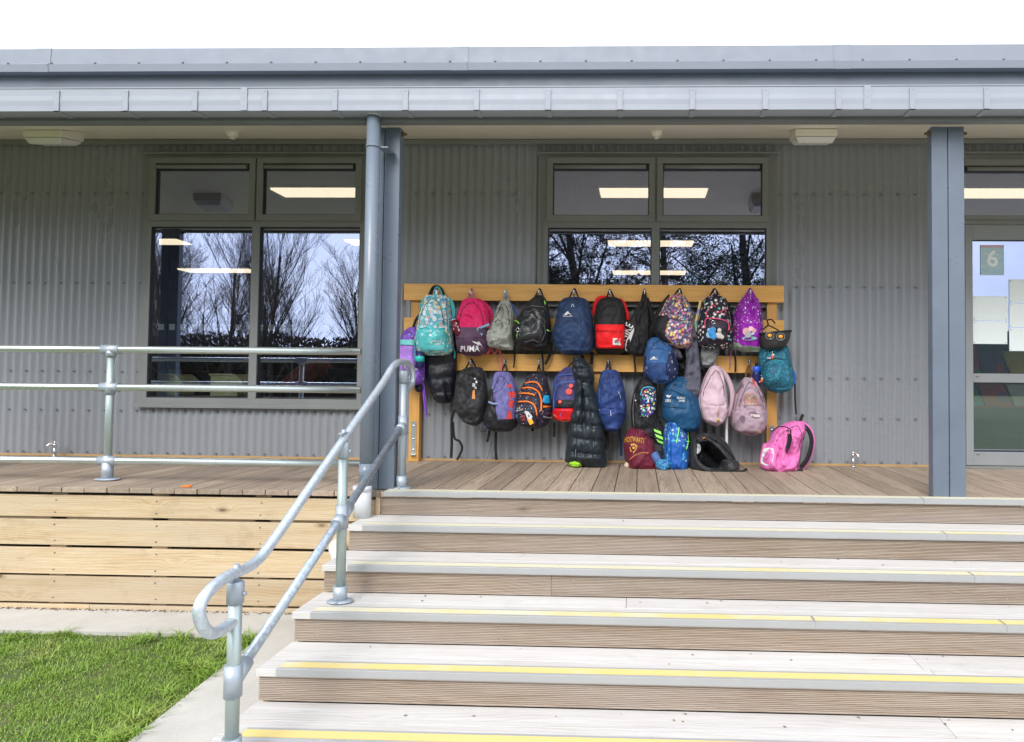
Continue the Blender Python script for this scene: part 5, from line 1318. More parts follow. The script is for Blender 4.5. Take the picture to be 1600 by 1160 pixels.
b.line([(992, 615), (989, 640), (991, 670)], .002, GL, 'zip', .004); b.disc(993, 626, 1, WHT, 'zip_pull', .006)
# blue green team pack
TEAM = fb('petrol_blue', (.006, .062, .15), rough=.5, var=.1)
b = Bag('backpack', 'petrol blue team backpack with two white printed crests, hanging behind the patterned blue bag', 'backpack',
        [(589, 1048, 1076), (594, 1042, 1082), (610, 1037, 1088), (635, 1034.5, 1095), (655, 1036, 1098), (667, 1050, 1094), (674.5, 1068, 1086)], HB - .07, .20, TEAM, seed=47, wr=.005, creases=[(1074, 610, 1086, 668, .006, .012)], group='backpacks on the coat rack')
b.line([(1035, 635), (1055, 637), (1073, 638)], .0024, fb('petrol_dark', (.003, .02, .06)), 'zip', .004); b.line([(1076, 620), (1084, 640), (1090, 668)], .002, fb('petrol_dark2', (.003, .02, .06)), 'zip', .004)
b.poly([(1041, 617.5), (1049.5, 618), (1045.5, 622), (1041.5, 620.2)], WHT, 'print', .006); b.text('2021', 1039, 628.5, 8.5, 4.3, WHT, .03); b.text('RUGBY', 1058.5, 623.5, 12.5, 3.3, WHT, .03); b.text('SAFE', 1060.5, 628, 9.5, 3.4, WHT, .03)
# light pink pack
LP = fb('pale_pink', (.56, .40, .46), rough=.6, var=.06)
b = Bag('backpack', 'pale pink backpack with a long white strap, right of the grey sweater sleeve', 'backpack',
        [(572, 1112, 1122), (577, 1107, 1128), (595, 1098, 1133), (620, 1090, 1136), (645, 1093, 1138), (658, 1100, 1132), (663, 1108, 1126), (665, 1114, 1121)], HB - .08, .20, LP, seed=49, wr=.006, creases=[(1094, 630, 1130, 632, .006, .006)], group='backpacks on the coat rack')
b.line([(1102, 632), (1118, 633), (1132, 632)], .002, fb('pink_seam', (.35, .22, .28)), 'zip', .003); b.line([(1122, 588), (1131, 605), (1134, 630)], .0016, fb('pink_seam2', (.4, .27, .32)), 'seam', .002)
b.line([(1122, 640), (1122, 652)], .002, paint('gold', (.5, .33, .08), .3, .1, 1), 'zip_pull', .01); MB().ball(b.pt(1122.5, 657, .012), .012, 10, 8, (1, .6, 1.1)).build('gold_charm', paint('gold2', (.5, .33, .08), .3, .1, 1), b.root)
b.strap([(1113, 574), (1115, 564), (1118, 574)], 3, LP, 'handle', Y=RKY - .055)
b.strap([(1124, 576), (1136, 590), (1144, 612), (1143, 635), (1137, 650)], 7, LP, Y=HB - .07, th=.012); b.strap([(1136, 650), (1135.5, 670), (1135.5, 694)], 3.6, fb('white_webbing', (.6, .58, .62)), Y=HB - .08)
# mauve camouflage pack
CAMO = fb('mauve_camouflage', (.36, .26, .31), pattern=p_cells([(.20, .125, .17), (.42, .32, .37), (.36, .26, .31)], 13, .42, dens=.75))
CAMP = fb('mauve_plain', (.33, .22, .27))
b = Bag('backpack', 'dusty mauve camouflage backpack with brown handles, last on the lower row', 'backpack',
        [(590, 1163, 1176), (596, 1158, 1181), (612, 1151, 1190), (635, 1144, 1197), (655, 1141, 1198), (670, 1145, 1195), (677, 1155, 1188), (680, 1165, 1178)], HB - .08, .22, CAMO, seed=51, wr=.006, group='backpacks on the coat rack')
b.pocket([(641, 1150, 1196), (648, 1143, 1197), (665, 1143, 1196), (676, 1152, 1189)], .026, CAMO, edge=.14)
b.line([(1147, 642), (1160, 642), (1180, 646), (1197, 645)], .002, CAMP, 'zip', .012); b.line([(1156, 640), (1162, 615), (1171, 606), (1183, 612), (1193, 640)], .0024, CAMP, 'piping', .006); b.line([(1160, 598), (1150, 620), (1146, 640)], .004, fb('brown_edge', (.10, .04, .03)), 'strap_edge', .003)
b.poly([(1172, 647), (1187, 648), (1187, 652.5), (1172, 651.5)], paint('mauve_tag', (.5, .42, .42), .4), 'tag', .034); b.text('ROXY', 1174, 651.5, 10.5, 2.6, paint('tag_dark', (.06, .04, .05), .5), .06, extra=.033)
b.pocket([(614, 1166, 1176), (622, 1162, 1184), (634, 1164, 1190)], .008, fb('peach_print', (.35, .20, .18), pattern=p_cells([(.3, .42, .3), (.45, .18, .12), (.3, .18, .32)], 40, .45)), 'print_panel', edge=.1)
b.disc(1186, 674.5, 2.6, paint('gold_badge', (.45, .36, .08), .4), 'badge', .03, sq=.6)
BRN = fb('brown_handle', (.19, .085, .035))
b.strap([(1165, 592), (1167, 578), (1170, 571)], 3.4, BRN, 'handle', Y=RKY - .045); b.strap([(1175, 592), (1173, 578), (1170, 571)], 3.2, BRN, 'handle', Y=RKY - .05)
b.strap([(1177, 592), (1179, 605)], 3, REDM, 'red_tab', Y=HB - .16)

# ------------------------------------------------------------------ bags on the deck
FG = 'bags standing on the deck under the rack'
MAR = fb('maroon', (.125, .010, .028), rough=.6, var=.12); GOLD = paint('mustard_print', (.60, .28, .03), .5)
b = Bag('backpack', 'maroon backpack with mustard HOGWARTS lettering slumped on the deck', 'backpack',
        [(664, 996, 1008), (667, 987, 1014), (678, 978, 1020), (695, 974, 1024), (712, 976, 1030), (726, 980, 1034), (732, 984, 1035), (734, 990, 1032)], 1.34, .26, MAR, 'floor', seed=53, wr=.008, creases=[(1014, 672, 1030, 720, .008, .012)], group=FG)
b.text('HOGWARTS', 975.5, 692, 31, 8.5, GOLD, .05, arc=1.6, off=.008, bold=.02)
b.poly([(986, 694), (991, 693), (996, 697), (994, 703), (990.5, 708), (985.5, 706), (983.5, 700)], GOLD, 'crest', .006); b.poly([(987.5, 697), (991, 696), (993.5, 698.5), (990.5, 705), (986.5, 702)], MAR, 'crest', .0075); b.disc(990, 700, 2, GOLD, 'crest', .009)
b.line([(983, 719), (992, 712), (1003, 708), (1013, 708)], .0028, GOLD, 'piping', .004)
b.line([(1012, 670), (1020, 690), (1024, 712)], .002, fb('maroon_dark', (.05, .004, .01)), 'seam', .004); b.strap([(1000, 666), (1002, 660), (1006, 666)], 3, MAR, 'handle', Y=1.32)
c = at(980, 727, 1.26); pk = thing('pompom', c, 'small beige pompom charm on the deck at the left corner of the maroon bag', 'charm'); MB().ball(c, .024, 14, 10).build('ball', fb('beige_fluff', (.6, .42, .3), sheen=.8), pk)
MB().cyl(c + V3((.01, 0, .02)), c + V3((.015, .02, .05)), .002, 6).build('cord', GOLD, pk)
p1 = at(1031, 726, 1.19); p2 = at(1021, 708, 1.21)
bo = thing('drink_bottle', p1, 'slate blue bottle in the side pocket of the maroon bag on the deck', 'drink bottle')
MB().tube([p1, p2], .032, 18).build('bottle_body', fb('slate_blue', (.07, .13, .33)), bo); MB().tube([p1 + (p1 - p2) * .0, p1 + (p1 - p2) * .25], [.028, .022], 16).build('lid', paint('sky_lid', (.08, .38, .65), .3), bo)
b = Bag('backpack', 'black bag with three lime green bars tucked behind the maroon bag', 'backpack',
        [(645, 1014, 1024), (650, 1008, 1030), (665, 1006, 1036), (685, 1012, 1040), (710, 1018, 1042), (728, 1020, 1042)], 1.37, .17, BLK, 'floor', seed=55, wr=.007, group=FG)
for i in range(3):
    y = 670 + 8.2 * i; x = 1020.5 + 2.6 * i; b.poly([(x, y), (x + 12, y + 4.5), (x + 13, y + 9.5), (x + 2.5, y + 4.8)], GRN, 'lime_bar', .018)
pb_ = p_cells([(.10, .32, .62), (.03, .12, .42), (.35, .45, .55), (.05, .40, .50), (.02, .08, .3)], 38, .48)
BP_ = fb('blue_jungle_print', (.012, .10, .38), pattern=pb_, rough=.5); BPP = fb('cobalt', (.010, .085, .36), rough=.5)
b = Bag('backpack', 'bright blue patterned backpack with lime zips standing upright on the deck', 'backpack',
        [(649, 1050, 1058), (653, 1045, 1062), (665, 1039, 1069), (685, 1035, 1075), (705, 1034.5, 1077), (725, 1036, 1076), (733, 1040, 1074), (736, 1046, 1070)], 1.33, .24, BP_, 'floor', seed=57, wr=.005, creases=[(1047, 662, 1044, 728, .008, .014)], group=FG)
b.pocket([(690, 1048, 1066), (697, 1046, 1067), (720, 1048, 1066), (733, 1052, 1064)], .008, BPP, edge=.12)
b.line([(1062, 661), (1060, 676), (1057, 693)], .0045, GRN, 'lime_zip', .006); b.line([(1075, 675), (1075, 690), (1072, 703)], .0045, GRN, 'lime_zip', .004); b.line([(1074, 690), (1079, 691)], .005, GRN, 'lime_tag', .012)
b.line([(1044, 660), (1041, 690), (1042, 728)], .0025, NAVY, 'zip', .004); b.strap([(1051, 652), (1052, 644), (1055, 652)], 2.6, fb('cobalt_loop', (.02, .1, .35)), 'handle', Y=1.30)
rb = Bag('pouch', 'small blue and aqua netted pouch lying between the maroon and blue bags', 'pouch', [(718, 1030, 1040), (723, 1025, 1046), (730, 1025, 1046), (734, 1030, 1041)], 1.17, .07, fb('aqua_net', (.05, .22, .42), pattern=p_cells([(.1, .5, .65), (.02, .05, .25)], 60, .4)), 'flat', seed=59, nu=24, nv=18)
# open black bag : arched shell with a dark mouth
b = Bag('backpack', 'black backpack lying open on its side on the deck, its mouth gaping', 'backpack',
        [(677, 1092, 1112), (680, 1086, 1122), (690, 1080, 1134), (705, 1076, 1143), (720, 1075, 1150), (731, 1078, 1155), (737, 1086, 1154)], 1.30, .28, fb('black_open', (.022, .023, .026), rough=.5), 'floor', seed=61, wr=.008, creases=[(1103, 704, 1122, 724, .045, .17)], group=FG)
b.pocket([(689, 1095, 1106), (697, 1091, 1121), (712, 1089, 1135), (724, 1095, 1141), (731, 1106, 1136)], .004, fb('mouth_shade_black', (.003, .003, .004), rough=1, spec=.05), 'mouth_shade', edge=.05)  # black patch paints the shade inside the gaping mouth
b.line([(1090, 688), (1098, 684), (1112, 690), (1126, 702), (1137, 716), (1142, 722)], .012, BG, 'rim', .006); b.line([(1086, 692), (1087, 712), (1094, 728), (1110, 736), (1130, 734)], .010, BG, 'rim', .010)
b.line([(1094, 685), (1108, 684), (1124, 692), (1138, 706), (1147, 716)], .004, BLKW, 'zip', .012); b.line([(1098, 686), (1102, 684)], .004, ORG, 'orange_tab', .02)
b.pocket([(694, 1089, 1093), (700, 1089, 1095), (710, 1088, 1092)], .008, M_['alu'], 'lining_tag')
b.pocket([(718, 1130, 1148), (724, 1126, 1155), (732, 1128, 1155), (736, 1134, 1150)], .03, BG, 'side_pocket')
b.strap([(1095, 728, 1.12), (1110, 735, 1.10), (1135, 737.5, 1.09), (1158, 737, 1.10), (1167, 733, 1.14)], 3.4, BLKW, th=.006)
# pink bag
PK = fb('candy_pink', (.68, .16, .42), rough=.5, var=.07)
b = Bag('backpack', 'candy pink backpack with a white tick print standing alone on the deck at the right', 'backpack',
        [(658, 1238, 1254), (661, 1228, 1258), (672, 1210, 1258), (685, 1203, 1256), (697, 1196, 1252), (712, 1189, 1249), (725, 1187, 1247), (733, 1190, 1246), (737.5, 1200, 1240)], 1.30, .24, PK, 'floor', seed=63, wr=.011, creases=[(1214, 700, 1200, 712, .008, .014), (1245, 680, 1228, 712, .008, .010), (1240, 720, 1215, 728, .006, .01)], group=FG)
b.pocket([(693, 1193, 1208), (702, 1190, 1217), (718, 1187, 1212), (732, 1190, 1216), (736, 1198, 1212)], .030, PK, wr=.015)
b.poly([(1196, 702), (1204, 700.5), (1210, 702), (1210, 710), (1207, 722), (1199, 729), (1192.5, 727), (1191.5, 722), (1194, 714), (1193, 707)], WHT, 'white_print', .040)
b.poly([(1196, 722), (1199, 714), (1204, 709), (1203, 716), (1199, 720)], PK, 'tick_logo', .042); b.line([(1194, 708), (1203, 711)], .0015, PK, 'print_line', .043); b.line([(1193, 716), (1199, 718)], .0015, PK, 'print_line', .043)
b.line([(1205, 675), (1215, 669), (1230, 668), (1236, 676), (1234, 692), (1228, 708)], .0045, fb('dark_plum_trim', (.035, .01, .03)), 'zip', .006)
b.strap([(1233, 678), (1234, 686), (1230, 702)], 6, BLK, 'flap_lining', Y=1.12); b.line([(1257, 668), (1253, 700), (1246, 722), (1245, 735)], .003, BLKW, 'piping', .004)
b.strap([(1252, 662, 1.28), (1264, 674, 1.26), (1268, 692, 1.25), (1262, 716, 1.25), (1250, 732, 1.26)], 6, BLK, th=.012); b.strap([(1254, 661, 1.29), (1266, 673, 1.275), (1270, 692, 1.265), (1264, 716, 1.265), (1252, 733, 1.27)], 6.5, PK, 'strap_backing', th=.008)
b.strap([(1250, 660, 1.28), (1253, 651, 1.28), (1255, 648, 1.28)], 4, BLK, 'handle', th=.02); b.strap([(1238, 735, 1.2), (1246, 736, 1.19), (1254, 734, 1.2)], 5, BLK, 'buckle_strap', th=.012)
c = at(289, 761, .03); o = thing('orange_scrap', c, 'small orange plastic scrap on the edge of the deck boards left of the steps', 'litter')
MB().box(c.x - .028, c.x + .028, .03, .05, .002, .008).box(c.x - .01, c.x + .034, .045, .055, .0085, .012).build('strip', ORG, o)

# ------------------------------------------------------------------ papers on the door glass, shelf and room contents
pl = [(1519, 463, 1573, 501), (1519, 502, 1573, 538), (1576, 437, 1612, 474), (1576, 475, 1612, 512), (1576, 513, 1612, 549)]
lab = ['upper white sheet of the left pair taped to the door glass', 'lower white sheet of the left pair taped to the door glass', 'topmost white sheet in the right column on the door glass', 'middle white sheet in the right column on the door glass', 'lowest white sheet in the right column on the door glass']
PAP = paint('pale_paper', (.80, .86, .86), .6, .03)
for (a, bq, c, d), lb in zip(pl, lab):
    A = at(a, bq, 1.524); Bq = at(c, d, 1.524)
    o = thing('paper_sheet', ((A.x + Bq.x) / 2, 1.523, Bq.z), lb, 'paper', 'white sheets on the door glass')
    MB().box(A.x, Bq.x, 1.515, 1.5165, Bq.z, A.z).build('sheet', PAP, o)
    for x, z in ((A.x + .012, A.z - .012), (Bq.x - .012, A.z - .012), (A.x + .012, Bq.z + .012), (Bq.x - .012, Bq.z + .012)):
        MB().ball((x, 1.514, z), .0045, 6, 4, (1, .5, 1)).build('tack', GL, o)
A = at(1532, 383, 1.515); Bq = at(1569, 430, 1.515)
o = thing('room_sign', ((A.x + Bq.x) / 2, 1.515, Bq.z), 'pale aqua sign with a white number 6 at the top of the door glass', 'sign')
MB().box(A.x, Bq.x, 1.5145, 1.516, Bq.z, A.z).build('sign_sheet', fabric('aqua_sign', (.48, .66, .74), rough=.5, weave=0, pattern=p_cells([(.56, .72, .78), (.44, .62, .72)], 9, .5, stretch=(.5, 1, 3))), o)
MB().box(A.x, Bq.x, 1.513, 1.5144, A.z - .022, A.z).build('pink_band', paint('pale_red', (.66, .42, .50), .5), o)
cu = bpy.data.curves.new('number', 'FONT'); cu.body = '6'; cu.size = .19; cu.offset = .004; cu.align_x = 'CENTER'
to = bpy.data.objects.new('number', cu); col.objects.link(to); me = bpy.data.meshes.new_from_object(to.evaluated_get(bpy.context.evaluated_depsgraph_get())); bpy.data.objects.remove(to)
me.materials.clear(); me.materials.append(paint('number_white', (.88, .9, .9), .5, .01)); no_ = bpy.data.objects.new('number', me); col.objects.link(no_); no_.parent = o; no_.rotation_euler = (R(90), 0, 0)
no_.location = V3((0, 1.5125 - 1.515, .075))
# book display behind the door
sx = at(1500, 600, 2.3).x
sh = thing('book_display', (sx + .8, 2.4, 0), 'red edged book display shelf inside the door', 'bookshelf')
SHM = paint('red_shelf', (.30, .03, .03), .5)
for z in (.50, .78): MB().box(sx - .2, sx + 2.2, 2.2, 2.6, z - .02, z).build('shelf', SHM, sh)
MB().box(sx - .2, sx + 2.2, 2.6, 2.63, 0, 1.2).build('back_panel', paint('shelf_dark', (.05, .05, .06), .6), sh)
rr = random.Random(12); n = 0
bl = ['teal', 'red', 'pale grey', 'blue', 'orange', 'green', 'purple', 'yellow', 'white', 'navy']
bc = [(.05, .35, .35), (.5, .05, .05), (.5, .5, .45), (.05, .15, .45), (.6, .25, .04), (.1, .3, .08), (.2, .08, .3), (.6, .5, .1), (.65, .65, .65), (.03, .05, .2)]
for r_, z in enumerate((.50, .78)):
    x = sx - .05
    for i in range(5):
        k = r_ * 5 + i; w = rr.uniform(.2, .26)
        o = thing('picture_book', (x + w / 2, 2.25, z), bl[k] + ' picture book leaning on the %s shelf of the display inside the door' % ('lower' if r_ == 0 else 'upper'), 'book', 'picture books on the display')
        m = MB(); m.v = [(x, 2.22, z), (x + w, 2.22, z), (x + w - .04, 2.34, z + .24), (x - .04, 2.34, z + .24), (x, 2.235, z), (x + w, 2.235, z), (x + w - .04, 2.355, z + .24), (x - .04, 2.355, z + .24)]
        m.f = [(0, 1, 2, 3), (4, 7, 6, 5), (0, 4, 5, 1), (3, 2, 6, 7), (0, 3, 7, 4), (1, 5, 6, 2)]; m.s = [False] * 6
        m.build('cover', fabric('cover_' + bl[k].replace(' ', '_'), bc[k], rough=.4, weave=0, pattern=p_cells([bc[(k + 3) % 10], bc[(k + 5) % 10]], 9, .4, dens=.5)), o); x += w + .03
c = at(1519, 545, 1.9); o = thing('pink_garment', c, 'hot pink garment edge just inside the left side of the door glass', 'clothing')
MB().prism([(c.x - .1, c.z + .1), (c.x + .02, c.z + .08), (c.x + .05, c.z - .02), (c.x + .06, c.z - .18), (c.x - .1, c.z - .25)], 1.9, 1.95).build('cloth', PINK, o)
# tubs on the sill bench behind the left window
zsill = w1b + .06
bn = thing('sill_bench', (-3.5, 1.85, 0), 'low bench inside under the left window', 'bench'); MB().box(-4.6, -2.3, 1.68, 2.05, zsill - .04, zsill - .005).build('bench_top', paint('bench', (.3, .28, .24), .5), bn); MB().box(-4.6, -2.3, 2.0, 2.04, 0, zsill - .041).build('bench_front', paint('bench2', (.2, .19, .17), .6), bn)
TUB = paint('pale_green_plastic', (.72, .80, .48), .4, .03)
for a, c, lb in ((232, 278, 'pale green storage tub in the left corner of the left window, with an aqua folder'), (327, 372, 'pale green storage tub in the middle of the left window')):
    x0 = at(a, 600, 1.75).x; x1 = at(c, 600, 1.75).x; z0 = zsill; z1 = at(a, 584, 1.75).z + .0
    o = thing('storage_tub', ((x0 + x1) / 2, 1.8, z0), lb, 'storage tub', 'pale green tubs behind the left window')
    m = MB(); m.box(x0 + .01, x1 - .03, 1.75, 1.77, z0, z1 - .015).box(x0 + .01, x0 + .03, 1.77, 1.99, z0, z1 - .015).box(x1 - .03, x1 - .01, 1.75, 1.99, z0, z1 - .05).box(x0 + .01, x1 - .03, 1.97, 1.99, z0, z1 - .015)
    m.build('tub', TUB, o, bevel=.004); MB().box(x0, x1 - .04, 1.735, 1.77, z1 - .016, z1).build('rim', TUB, o, bevel=.004)
    MB().prism([(x1 - .045, z1 - .002), (x1 - .01, z1 - .02), (x1 + .05, z1 - .075), (x1 + .045, z1 - .1), (x1 - .02, z1 - .1)], 1.74, 1.99).build('scoop', TUB, o, bevel=.004)
    for i in range(3): MB().box(x0 + .05 + .05 * i, x0 + .06 + .05 * i, 1.80, 1.96, z0, z1 + .02 + .01 * i).build('folder', paint('folder_aqua', (.3, .55, .5) if a < 300 else (.03, .03, .04), .5), o)
# table and three seated people
tb = thing('classroom_table', (-3.6, 3.9, 0), 'grey topped classroom table behind the left window', 'table'); MB().box(-4.9, -2.6, 3.5, 4.4, .70, .725).build('table_top', paint('table_top', (.32, .36, .34), .4), tb)
for x in (-4.8, -3.72, -2.7):
    for y in (3.58, 4.32): MB().cyl((x, y, 0), (x, y, .70), .02, 10).build('leg', M_['galv_post'], tb)

def skin_obj(name, verts, edges, radii, mat, parent, root=0, sub=2):
    me = bpy.data.meshes.new(name); o0 = origin(parent)
    me.from_pydata([tuple(Vector(v) - o0) for v in verts], edges, []); me.materials.append(mat)
    o = bpy.data.objects.new(name, me); col.objects.link(o); o.parent = parent
    sk = o.modifiers.new('skin', 'SKIN'); sk.use_smooth_shade = True
    for i, r in enumerate(radii):
        d = me.skin_vertices[0].data[i]; d.radius = (r, r) if not isinstance(r, tuple) else r; d.use_root = (i == root)
    s_ = o.modifiers.new('sub', 'SUBSURF'); s_.levels = sub; s_.render_levels = sub
    return o
SKN = paint('skin', (.45, .27, .19), .5)
def person(x, y, face, top, hairc, label, lean=.25, sc=.9):
    """seated figure at a table; face = heading in radians"""
    ch = thing('classroom_chair', (x, y, 0), 'classroom chair under the ' + label.split(' in a ')[1].split(' seated')[0] + ' wearer', 'chair', 'chairs at the classroom table')
    c_, s_ = math.cos(face), math.sin(face)
    def W(f, l, u): return (x + (c_ * f - s_ * l) * sc, y + (s_ * f + c_ * l) * sc, u * sc)
    CHM = paint('chair_shell', (.05, .09, .12), .4)
    m = MB(); A, Bb, Cc, Dd = W(-.2, -.2, .44), W(.22, -.2, .44), W(.22, .2, .44), W(-.2, .2, .44)
    m.quad(A, Bb, Cc, Dd); so1 = m.build('seat', CHM, ch); so1.modifiers.new('t', 'SOLIDIFY').thickness = .02
    m = MB(); m.quad(W(-.22, -.18, .55), W(-.22, .18, .55), W(-.27, .18, .8), W(-.27, -.18, .8)); so1 = m.build('backrest', CHM, ch); so1.modifiers.new('t', 'SOLIDIFY').thickness = .02
    for f in (-.2, .18):
        for l in (-.17, .17): MB().tube([W(f, l, .8 if f < 0 and False else .44), W(f * 1.15, l * 1.1, 0)], .011, 8).build('leg', M_['galv_post'], ch)
    o = thing('person', (x, y, 0), label, 'person', 'people at the classroom table')
    ln_ = lean
    V = [W(0, 0, .52), W(ln_ * .3, 0, .68), W(ln_ * .8, 0, .88), W(ln_ * 1.15, 0, .99), W(ln_ * 1.4, 0, 1.06), W(ln_ * 1.75, 0, 1.17),
         W(.0, -.09, .50), W(.40, -.11, .50), W(.38, -.11, .09), W(.50, -.12, .04),
         W(.0, .09, .50), W(.40, .11, .50), W(.38, .11, .09), W(.50, .12, .04),
         W(ln_ * 1.0, -.17, .93), W(ln_ + .10, -.22, .76), W(ln_ + .30, -.12, .80), W(ln_ + .37, -.10, .805),
         W(ln_ * 1.0, .17, .93), W(ln_ + .10, .22, .76), W(ln_ + .30, .12, .80), W(ln_ + .37, .10, .805)]
    E = [(0, 1), (1, 2), (2, 3), (3, 4), (4, 5), (0, 6), (6, 7), (7, 8), (8, 9), (0, 10), (10, 11), (11, 12), (12, 13), (2, 14), (14, 15), (15, 16), (16, 17), (2, 18), (18, 19), (19, 20), (20, 21)]
    Rr = [.13, .12, .13, .06, .05, .095, .085, .065, .04, .04, .085, .065, .04, .04, .06, .042, .032, .03, .06, .042, .032, .03]
    skin_obj('body', V, E, [r * sc for r in Rr], SKN, o)
    idx = [0, 1, 2, 3, 14, 15, 16, 18, 19, 20]; mp_ = {v: i for i, v in enumerate(idx)}
    VV = [V[i] for i in idx]; EE = [(0, 1), (1, 2), (2, 3), (2, 4), (4, 5), (5, 6), (2, 7), (7, 8), (8, 9)]
    skin_obj('sweater', VV, EE, [r * sc for r in (.155, .15, .155, .075, .085, .065, .05, .085, .065, .05)], top, o)
    idx = [0, 6, 7, 8, 10, 11, 12]; skin_obj('trousers', [V[i] for i in idx], [(0, 1), (1, 2), (2, 3), (0, 4), (4, 5), (5, 6)], [r * sc for r in (.14, .1, .078, .055, .1, .078, .055)], fb('dark_trousers', (.02, .022, .035)), o)
    h = W(ln_ * 1.72 - .02, 0, 1.195); m = MB(); m.ball(h, .112 * sc, 18, 12, (1, 1, 1.02)); m.v = [q for q in m.v]
    fc = Vector(W(ln_ * 1.75 + .1, 0, 1.15)); m.v = [tuple(Vector(q) + (Vector(h) - fc).normalized() * .03) if (Vector(q) - fc).length < .09 * sc else q for q in m.v]
    m.build('hair', fb('hair_' + str(int(hairc[0] * 1000)), hairc, sheen=.4), o)
    for l in (-.035, .035): MB().ball(W(ln_ * 1.75 + .088, l, 1.17), .011 * sc, 8, 6).build('eye', M_['white'], o)
    MB().ball(W(ln_ * 1.75 + .102, 0, 1.145), .014 * sc, 8, 6, (1, 1, 1.4)).build('nose', SKN, o)
    return o
person(-4.75, 3.25, R(75), fb('dark_sweater', (.14, .15, .17)), (.28, .23, .17), 'person in a dark grey top seated with back to the left window', .18, .95)
person(-4.05, 3.2, R(50), fb('rose_sweater', (.62, .24, .25)), (.05, .03, .02), 'person in a rose pink sweater seated leaning over the table', .42, .92)
person(-3.2, 3.2, R(80), fb('sage_sweater', (.55, .58, .50)), (.03, .025, .02), 'person in a sage grey sweater seated with elbows on the table', .38, 1.0)
# paper crafts on the inner sill of the middle window
for px, py, r_, c_, lb in ((1083, 440, .07, (.02, .35, .33), 'teal domed paper craft on the sill of the middle window'), (998, 439, .06, (.25, .2, .14), 'brown knitted ball on the sill left of the centre mullion'), (976, 441, .05, (.3, .34, .3), 'left grey green paper flower on the sill of the middle window'), (1012, 442, .045, (.34, .37, .33), 'grey green paper flower beside the centre mullion'), (1128, 442, .05, (.6, .55, .5), 'cream paper craft at the right of the middle window')):
    p = at(px, py, 1.75); o = thing('paper_craft', (p.x, 1.75, p.z - .06), lb, 'paper craft', 'paper crafts in the middle window')
    m = MB(); m.ball((p.x, 1.75, p.z), r_, 14, 9, (1.2, .8, .8)); m.v = [tuple(Vector(q) + Vector((0, 0, .02 * math.sin(9 * math.atan2(q[1] - 1.75, q[0] - p.x))))) for q in m.v]
    m.build('craft', paint('craft_%d' % px, c_, .7), o); MB().cyl((p.x, 1.75, w2b), (p.x, 1.75, p.z), .006, 6).build('stem', GL, o)
for px, c_, w_ in ((884, (.03, .35, .2), .05), (900, (.55, .08, .06), .11)):
    p = at(px, 427, 3.0); o = thing('wall_banner', (p.x, 3.0, p.z), ('small green' if w_ < .06 else 'small red') + ' banner hanging in the room behind the middle window', 'banner')
    MB().box(p.x - w_, p.x + w_, 3.0, 3.01, p.z - .03, p.z + .03).build('cloth', paint('banner_%d' % px, c_, .6), o)
    MB().cyl((p.x, 3.0, p.z + .03), (p.x, 3.0, zc(3.0)), .003, 6).build('cord', GL, o)

# ------------------------------------------------------------------ trees beyond the lawn behind the viewpoint (they show in the glass)
BARK = paint('tree_bark', (.05, .042, .035), .9, .3)
def tree_mesh(seed, height, spread, levels, upness, thick=.013):
    rr = random.Random(seed); tr = MB(); br = MB(); tips = []
    def limb(p, d, ln, r, lv):
        mb = tr if lv == 0 else br; k = 4 if lv < 2 else 3
        pts = [p]; rs = [r]; dd = d.copy()
        ns = 5 if lv == 0 else 3
        for i in range(ns):
            dd = (dd + Vector((rr.gauss(0, .09), rr.gauss(0, .09), rr.gauss(0, .05) + upness * .06))).normalized()
            p = p + dd * (ln / ns); pts.append(p); rs.append(r * (1 - .6 * (i + 1) / ns))
        mb.tube(pts, rs, 6 if lv == 0 else 3, caps=False, smooth=False)
        if lv >= levels: tips.append(pts[-1]); return
        nchild = (18, 7, 5, 4)[min(lv, 3)]
        for c in range(nchild):
            f = rr.uniform(.10 if lv == 0 else .15, 1.0); i = min(int(f * ns), ns - 1); q = pts[i].lerp(pts[i + 1], f * ns - i)
            az = rr.uniform(0, 6.283); base = dd; side = Vector((math.cos(az), math.sin(az), 0)); side = (side - base * side.dot(base)).normalized()
            ang = rr.uniform(.35, .85) * spread; nd = (base * math.cos(ang) + side * math.sin(ang) + Vector((0, 0, upness * .25))).normalized()
            limb(q, nd, ln * rr.uniform(.42, .62) * (1.15 - .35 * f), max(.0045, rs[i] * rr.uniform(.32, .5)), lv + 1)
    limb(Vector((0, 0, 0)), Vector((0, 0, 1)), height * .78, height * thick, 0)
    return tr, br, tips
protos = []
for sd_, h, sp, up_ in ((1, 9.5, .9, .9), (2, 8.5, 1.0, .6), (4, 10.5, .75, 1.1)):
    tr, br, tips = tree_mesh(sd_, h, sp, 4, up_)
    root = thing('bare_tree', (0, -60, -.9), 'leafless winter tree beyond the lawn, mirrored in the left window', 'tree', 'bare trees mirrored in the left window')
    a = tr.build('trunk', BARK, root, world=False); b_ = br.build('branches', BARK, root, world=False); protos.append([root, a, b_, False])
rr = random.Random(21)
def place(pr, x, y, s, z=-.9):
    if not pr[3]: root, pr[3] = pr[0], True
    else:
        root = pr[0].copy(); col.objects.link(root)
        for ch in pr[1:3]:
            c = ch.copy(); col.objects.link(c); c.parent = root
    root.location = (x, y, z); root.scale = (s, s, s); root.rotation_euler = (0, 0, rr.uniform(0, 6.28)); return root
for i, (x, sc_) in enumerate(((-31, .95), (-29, .9), (-27.3, 1.0), (-25.8, .85), (-24.3, .95), (-22.9, .9), (-21.6, .98), (-20.3, .8), (-18.4, .93), (-15.9, .86), (-14.3, .62), (-12.6, .7), (-26.5, .8), (-23.6, .75), (-19.4, .85), (-17.2, .6), (-30, .8))):
    place(protos[i % 3], x, -24 - rr.uniform(0, 5), sc_)
LEAF = paint('evergreen_needles', (.012, .020, .010), .9, .35)
tr, br, tips = tree_mesh(9, 13, 1.15, 3, .1, .024)
